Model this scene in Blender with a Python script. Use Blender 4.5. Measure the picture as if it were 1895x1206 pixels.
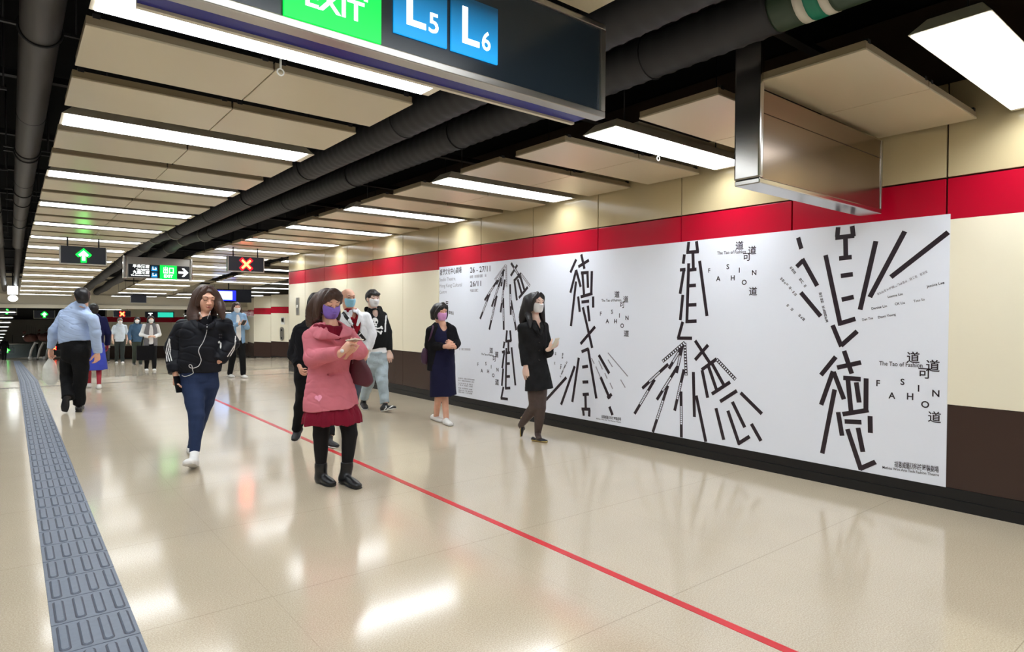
import bpy, bmesh, math, random
import numpy as np
from mathutils import Vector, Matrix
for _o in list(bpy.data.objects):
    bpy.data.objects.remove(_o)
S = bpy.context.scene
COL = S.collection
random.seed(7)

# ------------------------------------------------------------------ camera, world, exposure
CAM_H = 1.35
YAW, PIT, ROL = math.radians(38.5968), math.radians(-0.98447), math.radians(0.36282)
FOC = 1163.5                                    # focal length in pixels of the 1895 x 1206 frame
cam_data = bpy.data.cameras.new('camera')
cam_data.sensor_width = 36.0
cam_data.lens = FOC / 1895 * 36.0
cam_data.clip_start = 0.05
cam_data.clip_end = 300
cam = bpy.data.objects.new('camera', cam_data)
COL.objects.link(cam)
_F = Vector((math.cos(PIT) * math.sin(YAW), math.cos(PIT) * math.cos(YAW), math.sin(PIT)))
_R = Vector((math.cos(YAW), -math.sin(YAW), 0))
_U = Vector((-math.sin(PIT) * math.sin(YAW), -math.sin(PIT) * math.cos(YAW), math.cos(PIT)))
_r = math.cos(ROL) * _R + math.sin(ROL) * _U
_u = -math.sin(ROL) * _R + math.cos(ROL) * _U
cam.matrix_world = Matrix(((_r.x, _u.x, -_F.x, 0), (_r.y, _u.y, -_F.y, 0), (_r.z, _u.z, -_F.z, CAM_H), (0, 0, 0, 1)))
S.camera = cam
world = bpy.data.worlds.new('world')
S.world = world
world.use_nodes = True
world.node_tree.nodes['Background'].inputs[0].default_value = (0.9, 0.93, 1.0, 1)
world.node_tree.nodes['Background'].inputs[1].default_value = 0.02
S.view_settings.view_transform = 'Standard'
S.view_settings.look = 'None'
S.view_settings.exposure = 0.38
S.view_settings.gamma = 1.0
S.view_settings.use_curve_mapping = False
S.cycles.max_bounces = 10
S.cycles.diffuse_bounces = 5
S.cycles.glossy_bounces = 4
S.cycles.transparent_max_bounces = 8
S.cycles.use_denoising = True
S.cycles.sample_clamp_indirect = 6.0
S.cycles.use_light_tree = True
LENS_STRENGTH = 15.0                             # the fluorescent lenses (used in their builder below)


# ------------------------------------------------------------------ helpers: materials
def lin(c):
    return tuple((x / 255 / 12.92) if x / 255 <= 0.04045 else ((x / 255 + 0.055) / 1.055) ** 2.4 for x in c) + (1,)


MATS = {}


def mat(name, rgb, rough=0.5, metal=0.0, spec=0.5, emit=None, strength=0.0, noise=None, bump=None, coat=0.0, aniso=0.0, alpha=1.0, trans=0.0):
    """rgb in sRGB 0..255; noise = (scale, amount) varies the base colour; bump = (scale, strength)"""
    if name in MATS:
        return MATS[name]
    m = bpy.data.materials.new(name)
    m.use_nodes = True
    nt = m.node_tree
    b = nt.nodes['Principled BSDF']
    c = lin(rgb)
    b.inputs['Base Color'].default_value = c
    b.inputs['Roughness'].default_value = rough
    b.inputs['Metallic'].default_value = metal
    b.inputs['Specular IOR Level'].default_value = spec
    b.inputs['Coat Weight'].default_value = coat
    b.inputs['Coat Roughness'].default_value = 0.06
    b.inputs['Alpha'].default_value = alpha
    b.inputs['Transmission Weight'].default_value = trans
    if aniso:
        b.inputs['Anisotropic'].default_value = aniso
    if emit:
        b.inputs['Emission Color'].default_value = lin(emit)
        b.inputs['Emission Strength'].default_value = strength
    if noise or bump:
        tc = nt.nodes.new('ShaderNodeTexCoord')
    if noise:
        n = nt.nodes.new('ShaderNodeTexNoise')
        n.inputs['Scale'].default_value = noise[0]
        n.inputs['Detail'].default_value = 4
        nt.links.new(tc.outputs['Object'], n.inputs['Vector'])
        r = nt.nodes.new('ShaderNodeValToRGB')
        a = noise[1]
        r.color_ramp.elements[0].position = 0.3
        r.color_ramp.elements[1].position = 0.7
        r.color_ramp.elements[0].color = tuple(max(0, x * (1 - a)) for x in c[:3]) + (1,)
        r.color_ramp.elements[1].color = tuple(min(1, x * (1 + a)) for x in c[:3]) + (1,)
        nt.links.new(n.outputs['Fac'], r.inputs['Fac'])
        nt.links.new(r.outputs['Color'], b.inputs['Base Color'])
    if bump:
        n2 = nt.nodes.new('ShaderNodeTexNoise')
        n2.inputs['Scale'].default_value = bump[0]
        n2.inputs['Detail'].default_value = 3
        nt.links.new(tc.outputs['Object'], n2.inputs['Vector'])
        bp = nt.nodes.new('ShaderNodeBump')
        bp.inputs['Strength'].default_value = bump[1]
        bp.inputs['Distance'].default_value = 0.01
        nt.links.new(n2.outputs['Fac'], bp.inputs['Height'])
        nt.links.new(bp.outputs['Normal'], b.inputs['Normal'])
    MATS[name] = m
    return m


# ------------------------------------------------------------------ helpers: meshes
class MB:
    """collects shapes and links them as ONE mesh object"""

    def __init__(self):
        self.v, self.f, self.mi, self.sm = [], [], [], []

    def add(self, vs, fs, mi=0, smooth=False):
        o = len(self.v)
        self.v += [tuple(p) for p in vs]
        self.f += [tuple(i + o for i in f) for f in fs]
        self.mi += [mi] * len(fs)
        self.sm += [smooth] * len(fs)

    def box(self, x0, x1, y0, y1, z0, z1, mi=0):
        vs = [(x0, y0, z0), (x1, y0, z0), (x1, y1, z0), (x0, y1, z0), (x0, y0, z1), (x1, y0, z1), (x1, y1, z1), (x0, y1, z1)]
        self.add(vs, [(3, 2, 1, 0), (4, 5, 6, 7), (0, 1, 5, 4), (1, 2, 6, 5), (2, 3, 7, 6), (3, 0, 4, 7)], mi)

    def hexa(self, vs, mi=0):
        self.add(vs, [(3, 2, 1, 0), (4, 5, 6, 7), (0, 1, 5, 4), (1, 2, 6, 5), (2, 3, 7, 6), (3, 0, 4, 7)], mi)

    def prism(self, pts, off, mi=0):
        """closed polygon pts extruded by the vector off"""
        n = len(pts)
        a = [Vector(p) for p in pts]
        b = [p + Vector(off) for p in a]
        self.add(a + b, [tuple(range(n))[::-1], tuple(range(n, 2 * n))] + [(i, (i + 1) % n, n + (i + 1) % n, n + i) for i in range(n)], mi)

    def tube(self, pts, rad, n=12, mi=0, cap=True, smooth=True, flat=1.0, side=None):
        """swept circle; rad is a number or one radius per point"""
        P = [Vector(p) for p in pts]
        R = rad if isinstance(rad, (list, tuple)) else [rad] * len(P)
        ref = Vector(side) if side else None
        vs, fs = [], []
        for i, p in enumerate(P):
            t = (P[min(i + 1, len(P) - 1)] - P[max(i - 1, 0)])
            t = t.normalized() if t.length > 1e-9 else Vector((0, 0, 1))
            if ref is None:
                ref = Vector((0, 0, 1)) if abs(t.z) < 0.9 else Vector((1, 0, 0))
            a = (ref - t * ref.dot(t)).normalized()
            if side is None:
                ref = a
            b = t.cross(a)
            for k in range(n):
                w = 2 * math.pi * k / n
                vs.append(p + a * (R[i] * math.cos(w)) + b * (R[i] * flat * math.sin(w)))
        for i in range(len(P) - 1):
            for k in range(n):
                fs.append((i * n + k, i * n + (k + 1) % n, (i + 1) * n + (k + 1) % n, (i + 1) * n + k))
        if cap:
            fs.append(tuple(range(n))[::-1])
            fs.append(tuple(range((len(P) - 1) * n, len(P) * n)))
        self.add(vs, fs, mi, smooth)

    def ball(self, c, r, n=12, mi=0, m=8):
        vs, fs = [], []
        rx, ry, rz = r if isinstance(r, (tuple, list)) else (r, r, r)
        for j in range(m + 1):
            th = math.pi * j / m
            for k in range(n):
                w = 2 * math.pi * k / n
                vs.append((c[0] + rx * math.sin(th) * math.cos(w), c[1] + ry * math.sin(th) * math.sin(w), c[2] + rz * math.cos(th)))
        for j in range(m):
            for k in range(n):
                fs.append((j * n + k, (j + 1) * n + k, (j + 1) * n + (k + 1) % n, j * n + (k + 1) % n))
        self.add(vs, fs, mi, True)

    def text(self, s, o, ux, uy, h, width=None, mi=0, bold=0.0, align='l', depth=0.0):
        """flat lettering: o = lower left (or centre) corner, ux / uy = unit directions, h = height of the capitals"""
        V, Fc, (x0, y0, x1, y1) = glyphs(s, bold)
        k = h / 0.70
        kx = k if width is None else width / max(1e-6, x1 - x0)
        ux, uy, o = Vector(ux), Vector(uy), Vector(o)
        if align == 'c':
            o = o - ux * ((x1 - x0) * kx / 2) - uy * ((y1 - y0) * k / 2) - uy * (min(y0, 0) * 0) 
            yb = y0
        else:
            yb = 0
        vs = [o + ux * ((x - x0) * kx) + uy * ((y - yb) * k) for x, y in V]
        self.add(vs, Fc, mi)

    def build(self, name, mats, parent=None, bevel=0.0, seg=2, kind=None):
        me = bpy.data.meshes.new(name)
        off = Vector(parent.location) if parent is not None else Vector()
        if parent is not None and parent.parent is not None:
            off = off + parent.parent.location
        me.from_pydata([tuple(Vector(p) - off) for p in self.v], [], self.f)
        if not isinstance(mats, (list, tuple)):
            mats = [mats]
        for m in mats:
            me.materials.append(m)
        me.polygons.foreach_set('material_index', self.mi)
        me.polygons.foreach_set('use_smooth', self.sm)
        me.update()
        if bevel:
            bm = bmesh.new()
            bm.from_mesh(me)
            es = [e for e in bm.edges if len(e.link_faces) == 2 and e.calc_face_angle(0) > 0.6]
            bmesh.ops.bevel(bm, geom=es, offset=bevel, segments=seg, affect='EDGES', profile=0.6)
            bm.to_mesh(me)
            bm.free()
        o = bpy.data.objects.new(name, me)
        COL.objects.link(o)
        if parent is not None:
            o.parent = parent
        if kind:
            o['kind'] = kind
        return o


_GL = {}


def glyphs(s, bold=0.0):
    if (s, bold) not in _GL:
        cu = bpy.data.curves.new('lettering_curve', 'FONT')
        cu.body = s
        cu.resolution_u = 3
        cu.offset = bold
        ob = bpy.data.objects.new('lettering_curve', cu)
        COL.objects.link(ob)
        dg = bpy.context.evaluated_depsgraph_get()
        me = bpy.data.meshes.new_from_object(ob.evaluated_get(dg))
        V = [(v.co.x, v.co.y) for v in me.vertices]
        Fc = [tuple(p.vertices) for p in me.polygons]
        bpy.data.objects.remove(ob)
        bpy.data.curves.remove(cu)
        bpy.data.meshes.remove(me)
        xs = [p[0] for p in V] or [0, 1]
        ys = [p[1] for p in V] or [0, 1]
        _GL[(s, bold)] = (V, Fc, (min(xs), min(ys), max(xs), max(ys)))
    return _GL[(s, bold)]


def tag(o, label=None, cat=None, group=None, kind=None):
    if label:
        o['label'] = label
    if cat:
        o['category'] = cat
    if group:
        o['group'] = group
    if kind:
        o['kind'] = kind
    return o


def thing(name, label, cat, loc=(0, 0, 0), group=None):
    o = bpy.data.objects.new(name, None)
    o.empty_display_size = 0.1
    COL.objects.link(o)
    o.location = loc
    return tag(o, label, cat, group)


def copy_tree(o, parent=None):
    c = o.copy()
    COL.objects.link(c)
    c.parent = parent
    for ch in [x for x in bpy.data.objects if x.parent == o]:
        copy_tree(ch, c)
    return c


SLOPE_Y, SLOPE = 15.5, 0.0485


def floor_z(y):
    return 0.0 if y < SLOPE_Y else -(y - SLOPE_Y) * SLOPE


def ceil_z(y):
    return 2.70 if y < 16.4 else 2.70 - (y - 16.4) * 0.042


ORD = ['first', 'second', 'third', 'fourth', 'fifth', 'sixth', 'seventh', 'eighth', 'ninth', 'tenth', 'eleventh', 'twelfth', 'thirteenth', 'fourteenth', 'fifteenth', 'sixteenth', 'seventeenth', 'eighteenth']
# ------------------------------------------------------------------ the setting
WX = 5.175                                       # the right wall
M_cream = mat('cream_enamel', (244, 236, 212), 0.16, spec=0.45)
M_cream_shaded = mat('cream_enamel_shaded', (196, 180, 142), 0.16, spec=0.45)  # the same cream, its colour darkened for the shade under the ceiling
M_red = mat('red_enamel', (186, 8, 42), 0.22, spec=0.35)
M_brown = mat('brown_dado', (62, 45, 40), 0.25, spec=0.4)
M_black = mat('black_skirting', (22, 22, 24), 0.3, spec=0.4)
M_gap = mat('dark_joint', (50, 34, 22), 0.8)
M_void = mat('dark_soffit', (10, 10, 13), 0.9, spec=0.1)
M_panel = mat('ceiling_panel_cream', (202, 190, 162), 0.29, spec=0.45)
M_pedge = mat('panel_edge_beige', (150, 135, 108), 0.5)
M_dark = mat('dark_steel', (38, 38, 42), 0.55, metal=0.3)
M_steel = mat('brushed_steel', (196, 194, 190), 0.2, metal=1.0)
M_steelsoft = mat('satin_steel', (190, 188, 184), 0.34, metal=1.0)


def floor_material():
    m = bpy.data.materials.new('polished_beige_floor')
    m.use_nodes = True
    nt = m.node_tree
    b = nt.nodes['Principled BSDF']
    N, L = nt.nodes.new, nt.links.new
    tc = N('ShaderNodeTexCoord')
    sep = N('ShaderNodeSeparateXYZ')
    L(tc.outputs['Object'], sep.inputs[0])

    def joint(out, off):
        a = N('ShaderNodeMath'); a.operation = 'ADD'; a.inputs[1].default_value = off
        L(out, a.inputs[0])
        d = N('ShaderNodeMath'); d.operation = 'DIVIDE'; d.inputs[1].default_value = 1.17
        L(a.outputs[0], d.inputs[0])
        f = N('ShaderNodeMath'); f.operation = 'FRACT'
        L(d.outputs[0], f.inputs[0])
        c = N('ShaderNodeMath'); c.operation = 'LESS_THAN'; c.inputs[1].default_value = 0.0035
        L(f.outputs[0], c.inputs[0])
        return c.outputs[0]
    jx, jy = joint(sep.outputs[0], 100 * 1.17 + 0.2), joint(sep.outputs[1], 100 * 1.17 - 6.545)
    mx = N('ShaderNodeMath'); mx.operation = 'MAXIMUM'
    jf = N('ShaderNodeMath'); jf.operation = 'MULTIPLY'; jf.inputs[1].default_value = 0.35
    L(jx, jf.inputs[0])
    L(jf.outputs[0], mx.inputs[0]); L(jy, mx.inputs[1])
    sc = N('ShaderNodeMath'); sc.operation = 'MULTIPLY'; sc.inputs[1].default_value = 0.4
    L(mx.outputs[0], sc.inputs[0])
    n1 = N('ShaderNodeTexNoise'); n1.inputs['Scale'].default_value = 160; n1.inputs['Detail'].default_value = 5
    L(tc.outputs['Object'], n1.inputs['Vector'])
    r1 = N('ShaderNodeValToRGB')
    r1.color_ramp.elements[0].position, r1.color_ramp.elements[1].position = 0.35, 0.65
    r1.color_ramp.elements[0].color, r1.color_ramp.elements[1].color = lin((186, 170, 146)), lin((212, 198, 174))
    L(n1.outputs['Fac'], r1.inputs['Fac'])
    n2 = N('ShaderNodeTexNoise'); n2.inputs['Scale'].default_value = 2.2; n2.inputs['Detail'].default_value = 3
    L(tc.outputs['Object'], n2.inputs['Vector'])
    mix = N('ShaderNodeMix'); mix.data_type = 'RGBA'; mix.blend_type = 'MULTIPLY'
    r2 = N('ShaderNodeValToRGB')
    r2.color_ramp.elements[0].color, r2.color_ramp.elements[1].color = (0.9, 0.9, 0.9, 1), (1, 1, 1, 1)
    L(n2.outputs['Fac'], r2.inputs['Fac'])
    mix.inputs['Factor'].default_value = 1.0
    L(r1.outputs['Color'], mix.inputs['A']); L(r2.outputs['Color'], mix.inputs['B'])
    dk = N('ShaderNodeMix'); dk.data_type = 'RGBA'
    L(sc.outputs[0], dk.inputs['Factor']); L(mix.outputs['Result'], dk.inputs['A'])
    dk.inputs['B'].default_value = lin((110, 98, 82))
    L(dk.outputs['Result'], b.inputs['Base Color'])
    mr = N('ShaderNodeMapRange')
    mr.inputs['To Min'].default_value, mr.inputs['To Max'].default_value = 0.1, 0.15
    L(n2.outputs['Fac'], mr.inputs['Value'])
    L(mr.outputs['Result'], b.inputs['Roughness'])
    b.inputs['Specular IOR Level'].default_value = 0.8
    b.inputs['IOR'].default_value = 1.75
    return m


M_floor = floor_material()
fl = MB()
ys = [-6, SLOPE_Y, 80]
for a, b_ in zip(ys[:-1], ys[1:]):
    fl.add([(-7, a, floor_z(a)), (16, a, floor_z(a)), (16, b_, floor_z(b_)), (-7, b_, floor_z(b_)),
            (-7, a, floor_z(a) - .2), (16, a, floor_z(a) - .2), (16, b_, floor_z(b_) - .2), (-7, b_, floor_z(b_) - .2)], [(0, 1, 2, 3), (7, 6, 5, 4)])
fl.build('floor', M_floor, kind='structure')
# expansion joints across the floor where the ramp starts
M_joint = mat('rubber_joint', (92, 88, 82), 0.6)
for i, (y0, w) in enumerate(((14.24, .05), (16.2, .04))):
    mb = MB()
    mb.box(-6.9, 9, y0, y0 + w, floor_z(y0) - .01, floor_z(y0) + .002)
    if i == 0:                                   # the slotted drain on its left half
        for k in range(70):
            x = -3 + k * .06
            mb.box(x, x + .03, y0 - .09, y0 - .01, -.005, .0025)
    mb.build('trim_%d' % (i + 1), M_joint, kind='structure')

# right wall: glossy cream panels, a red band, a brown dado and a black skirting
S0, SP = 1.571, 1.124
wy = [S0 + SP * k for k in range(-7, 12)]
wall_end = 14.95
up, rd, lo, br = MB(), MB(), MB(), MB()
G = .006
for a, b_ in zip(wy, wy[1:] + [wall_end]):
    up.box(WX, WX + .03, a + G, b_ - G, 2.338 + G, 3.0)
    rd.box(WX, WX + .03, a + G, b_ - G, 2.044, 2.338 - G)
    lo.box(WX, WX + .03, a + G * .6, b_ - G * .6, .739, 2.044)
    br.box(WX + .004, WX + .03, a + .002, b_ - .002, .151, .739)
wall = MB()
wall.box(WX + .025, WX + .3, -6, wall_end, 0, 3.6)
wr = wall.build('wall_right', M_gap, kind='structure')
for mb, n, m in ((up, 'upper_cladding', M_cream_shaded), (rd, 'red_band', M_red), (lo, 'lower_cladding', M_cream), (br, 'dado', M_brown)):
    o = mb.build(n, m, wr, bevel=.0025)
mb = MB()
mb.box(WX - .012, WX + .03, -6, wall_end, 0.0, .075)
mb.box(WX - .003, WX + .03, -6, wall_end, .075, .151)
mb.build('baseboard_right', M_black, kind='structure')
# the rounded end of that wall
mb = MB()
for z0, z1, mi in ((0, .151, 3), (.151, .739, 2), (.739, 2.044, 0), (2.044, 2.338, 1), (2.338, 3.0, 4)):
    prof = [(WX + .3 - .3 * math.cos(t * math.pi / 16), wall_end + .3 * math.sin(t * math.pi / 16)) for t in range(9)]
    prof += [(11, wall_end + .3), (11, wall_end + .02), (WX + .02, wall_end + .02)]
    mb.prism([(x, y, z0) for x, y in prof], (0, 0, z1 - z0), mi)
mb.build('wall_side', [M_cream, M_red, M_brown, M_black, M_cream_shaded], kind='structure')

# dark slab above the open ceiling, side and back walls
mb = MB()
mb.box(-7, 16, -6, 16.4, 3.62, 3.9)
mb.build('ceiling', M_void, kind='structure')
mb = MB()
mb.hexa([(-7, 16.4, 3.62), (16, 16.4, 3.62), (16, 34, 2.9), (-7, 34, 2.9), (-7, 16.4, 3.9), (16, 16.4, 3.9), (16, 34, 3.2), (-7, 34, 3.2)])
mb.build('ceiling_ramp', M_void, kind='structure')
mb = MB(); mb.box(-7.2, -7, -6, 80, -4, 3.9); mb.build('wall_left', M_cream, kind='structure')
mb = MB(); mb.box(-7.2, 6, -6.3, -6, -.2, 3.9); mb.build('wall_back', M_cream, kind='structure')

# side hall to the right beyond the wall end
P0, P1, P2 = Vector((10.7, 26.2)), Vector((9.09, 31.13)), Vector((9.75, 36.5))
mb = MB()
for A, B, n in ((P0, P1, 4), (P1, P2, 3)):
    d = (B - A); L_ = d.length; d.normalize(); nx = Vector((d.y, -d.x))
    for k in range(n):
        a, b_ = A + d * (L_ * k / n + .008), A + d * (L_ * (k + 1) / n - .008)
        g = floor_z((a.y + b_.y) / 2)
        for z0, z1, mi in ((0, .05, 3), (.05, .739, 2), (.739, 2.044, 0), (2.044, 2.338, 1), (2.345, 2.9, 0)):
            q = [(a.x, a.y), (b_.x, b_.y), (b_.x + nx.x * .1, b_.y + nx.y * .1), (a.x + nx.x * .1, a.y + nx.y * .1)]
            mb.prism([(x, y, z0 + g) for x, y in q], (0, 0, z1 - z0), mi)
mb.build('wall_far', [M_cream, M_red, M_brown, M_black], kind='structure')
mb = MB(); mb.box(15.8, 16, 14, 80, -4, 3.6); mb.build('wall_east', M_cream, kind='structure')

# bulkhead beam across the corridor, bays of the farther hall behind it
M_bulk = mat('bulkhead_cream', (214, 206, 186), 0.5)
mb = MB()
mb.box(-7, 12, 33.0, 33.6, 1.52, 2.12)
mb.box(-7, 12, 33.05, 33.55, 2.12, 3.6)
mb.box(-7, 12, 32.9, 33.0, 1.52, 1.68)
mb.build('wall_bulkhead', M_bulk, bevel=.01, kind='structure')
# the hall past the bulkhead: cream wall with its red band, dark sloping soffit, end wall
mb = MB()
zf = floor_z(42)
for z0, z1, mi in ((0, .05, 3), (.05, .739, 2), (.739, 2.1, 0), (2.1, 2.4, 1), (2.4, 3.2, 0)):
    r = .8
    prof = [(4.3, 43.2), (4.3, 42.4)] + [(8.1 - r + r * math.sin(t * math.pi / 16), 40.6 + r - r * math.cos(t * math.pi / 16)) for t in range(9)] + [(8.1, 43.2)]
    mb.prism([(x, y, zf + z0) for x, y in prof], (0, 0, z1 - z0), mi)
mb.build('wall_concourse', [M_cream, M_red, M_brown, M_black], kind='structure')
mb = MB()
mb.hexa([(-7, 33.6, 2.62), (12, 33.6, 2.62), (12, 79, .6), (-7, 79, .6), (-7, 33.6, 3.0), (12, 33.6, 3.0), (12, 79, .9), (-7, 79, .9)])
mb.build('ceiling_far', M_void, kind='structure')
mb = MB(); mb.box(-7, 16, 78.5, 79, -4, 3); mb.build('wall_end', mat('end_wall_grey', (170, 166, 156), 0.5), kind='structure')

# ------------------------------------------------------------------ floor markings
M_tape = mat('red_floor_tape', (206, 18, 34), 0.3, noise=(6, .12))
mb = MB()
n = 40
pts = [(2.437 + .1 * t - .03 * t, -1.5 + 13.2 * t) for t in [k / n for k in range(n + 1)]]
for (xa, ya), (xb, yb) in zip(pts[:-1], pts[1:]):
    mb.hexa([(xa - .024, ya, 0), (xa + .024, ya, 0), (xb + .024, yb, 0), (xb - .024, yb, 0), (xa - .024, ya, .0015), (xa + .024, ya, .0015), (xb + .024, yb, .0015), (xb - .024, yb, .0015)])
tag(mb.build('floor_line', M_tape), 'red line stuck along the polished floor dividing the corridor', 'floor line')
M_tact = mat('tactile_grey', (104, 112, 126), 0.42, spec=0.45, noise=(40, .06))
mb = MB()
x0, x1 = .128, .424
y = 2.73 - 14 * .293
while y < 47:
    za, zb = floor_z(y), floor_z(y + .29)
    mb.hexa([(x0, y, za - .002), (x1, y, za - .002), (x1, y + .29, zb - .002), (x0, y + .29, zb - .002), (x0 + .002, y + .002, za + .004), (x1 - .002, y + .002, za + .004), (x1 - .002, y + .288, zb + .004), (x0 + .002, y + .288, zb + .004)])
    for j in range(4):
        xx = x0 + .037 + .074 * j
        prof = []
        for cy, sgn in ((y + .037, -1), (y + .252, 1)):
            for t in range(7):
                w = math.pi * t / 6
                prof.append((xx + sgn * .0165 * math.cos(w), cy + sgn * .0165 * math.sin(w)))
        top = [(xx + (px - xx) * .74, (y + .145) + (py - y - .145) * .965, floor_z(py) + .0095) for px, py in prof]
        bot = [(px, py, floor_z(py) + .004) for px, py in prof]
        nn = len(prof)
        ring = [(xx + (px - xx) * 1.3, (y + .145) + (py - y - .145) * 1.035, floor_z(py) + .0043) for px, py in prof]
        mb.add(ring, [tuple(range(len(ring)))], 1)  # flat dark ring painting the shadow round each bar
        mb.add(bot + top, [tuple(range(nn, 2 * nn))] + [(i, (i + 1) % nn, nn + (i + 1) % nn, nn + i) for i in range(nn)])
    y += .293
tag(mb.build('tactile_paving', [M_tact, mat('tactile_bar_shadow', (58, 60, 72), .6)]), 'grey tactile paving strip with raised bars along the corridor floor', 'tactile paving')

# ------------------------------------------------------------------ hung ceiling: panels and fluorescent fixtures
PITCH = 2.196


def light_y(n):
    return 5.4255 + PITCH * (n - 2)


def make_panel():
    """one hung metal panel .872 x .62, underside at z = 0, origin at its centre"""
    t = thing('ceiling_panel', 'panel', 'ceiling panel', (0, 0, 0))
    w, d = .4355, .31
    mb = MB()
    mb.box(-w, w, -d, d, 0, .012)
    mb.build('panel_face', M_panel, t, bevel=.003)
    mb = MB()
    mb.box(-w + .003, w - .003, -d + .004, -d + .016, .012, .05)
    mb.box(-w + .003, w - .003, d - .016, d - .004, .012, .05)
    mb.box(-w + .003, -w + .015, -d + .016, d - .016, .012, .05)
    mb.box(w - .015, w - .003, -d + .016, d - .016, .012, .05)
    mb.build('panel_rim', M_pedge, t)
    for sx in (-1, 1):
        mb = MB()
        mb.box(sx * (w - .045) - .016, sx * (w - .045) + .016, -d + .002, -d + .03, .044, .066)
        mb.build('hanger_clip', M_dark, t)
    return t


M_lens = mat('fluorescent_lens', (255, 255, 252), 0.4, emit=(244, 250, 255), strength=LENS_STRENGTH)
# a prismatic diffuser: sends most of its light downwards, less towards the horizontal
_nt = M_lens.node_tree
_g = _nt.nodes.new('ShaderNodeNewGeometry')
_d = _nt.nodes.new('ShaderNodeVectorMath'); _d.operation = 'DOT_PRODUCT'
_nt.links.new(_g.outputs['Normal'], _d.inputs[0]); _nt.links.new(_g.outputs['Incoming'], _d.inputs[1])
_m = _nt.nodes.new('ShaderNodeMapRange'); _m.interpolation_type = 'SMOOTHSTEP'
_m.inputs['From Min'].default_value, _m.inputs['From Max'].default_value = 0.0, 0.85
_m.inputs['To Min'].default_value, _m.inputs['To Max'].default_value = 0.06 * LENS_STRENGTH, LENS_STRENGTH
_nt.links.new(_d.outputs['Value'], _m.inputs['Value'])
_nt.links.new(_m.outputs['Result'], _nt.nodes['Principled BSDF'].inputs['Emission Strength'])
M_housing = mat('fixture_white', (226, 218, 198), 0.4)


def make_light():
    """one hung fluorescent fixture 1.75 long, lens at z = 0"""
    t = thing('light_fixture', 'light', 'light fixture', (0, 0, 0))
    mb = MB()
    a, b_ = .878, .168
    c, d_ = .80, .11
    mb.hexa([(-a, -b_, .004), (a, -b_, .004), (a, b_, .004), (-a, b_, .004), (-c, -d_, .085), (c, -d_, .085), (c, d_, .085), (-c, d_, .085)])
    mb.box(-.5, .5, -.06, .06, .085, .135)
    mb.build('housing', M_housing, t, bevel=.004)
    for x0_, x1_ in ((-.855, -.004), (.004, .82)):
        mb = MB()
        mb.box(x0_, x1_, -.158, .158, 0, .01)
        mb.build('lens', M_lens, t)
    for x in (-.6, .6):
        mb = MB()
        mb.tube([(x, 0, .085), (x, 0, .922)], .005, 6)
        mb.build('suspension_rod', M_dark, t)
    return t


BAYS = [('left of the black ducts', .282, 2.034, -2, 14), ('by the wall', 3.38, 5.13, -1, 14),
        ('over the side hall', 5.5, 7.25, 7, 14), ('over the rear of the side hall', 7.3, 9.05, 8, 13),
        ('added out of view left of the pipes', -2.35, -.6, -2, 14)]  # last bay: unseen bars, added for their light
proto_p, proto_l = make_panel(), make_light()
used = [False, False]


def put(proto, i, loc, rx, label, group):
    if not used[i]:
        o = proto
        used[i] = True
    else:
        o = copy_tree(proto)
    o.location = loc
    o.rotation_euler = (rx, 0, 0)
    o['label'] = label
    o['group'] = group
    return o


for bi, (bn, xa, xb, n0, n1) in enumerate(BAYS):
    cx = (xa + xb) / 2
    for n in range(n0, n1 + 1):
        yl = light_y(n)
        if yl > 32.4 or (bi == 2 and 24 < yl < 29):
            continue
        off = bi == 4
        seen = [m for m in range(n0, n1 + 1) if light_y(m) > (2.6 if bi == 0 else .5 if bi == 1 else -9)]
        idx = seen.index(n) if n in seen else None
        rx = -0.042 if yl > 16.4 else 0
        who = (ORD[idx] + ' from the camera') if idx is not None else 'number %d behind the camera' % (seen[0] - n)
        put(proto_l, 1, (cx, yl, ceil_z(yl)), rx, 'white fluorescent light bar %s, %s' % (bn, who), 'fluorescent light bars ' + bn)
        if off:
            continue
        for q, (dy, word) in enumerate(((.665, 'just past'), (1.51, 'two strips past'))):
            yp = yl + dy
            if yp > 32.2 or (bi == 1 and n >= 13) or (bi == 2 and (n + q) % 3 == 2) or bi == 3:
                continue
            for s, side in ((-1, 'left half'), (1, 'right half')):
                # the middle panels next to the duct side stay whole
                rx = -0.042 if yp > 16.4 else 0
                ref = ('the %s bar' % ORD[idx]) if idx is not None else 'light bar %d behind the camera' % (seen[0] - n)
                put(proto_p, 0, (cx + s * .4385, yp, ceil_z(yp)), rx, 'cream ceiling panel %s, %s, %s %s' % (bn, side, word, ref), 'ceiling panels ' + bn)

# black steel rails carrying the ceiling
for k in range(15):
    y0 = -.2 + 2.196 * k + .25
    mb = MB()
    z = (3.3 if y0 < 16 else 3.3 - (y0 - 16) * .042)
    mb.box(-3.5, 5.1 if y0 < 15 else 10, y0, y0 + .05, z, z + .05)
    mb.box(-3.5, 5.1 if y0 < 15 else 10, y0 - .012, y0 + .062, z - .006, z)
    tag(mb.build('ceiling_rail', M_dark), 'dark steel rail above the ceiling panels, %s from the camera' % ORD[k], 'ceiling rail', 'steel ceiling rails')
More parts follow.
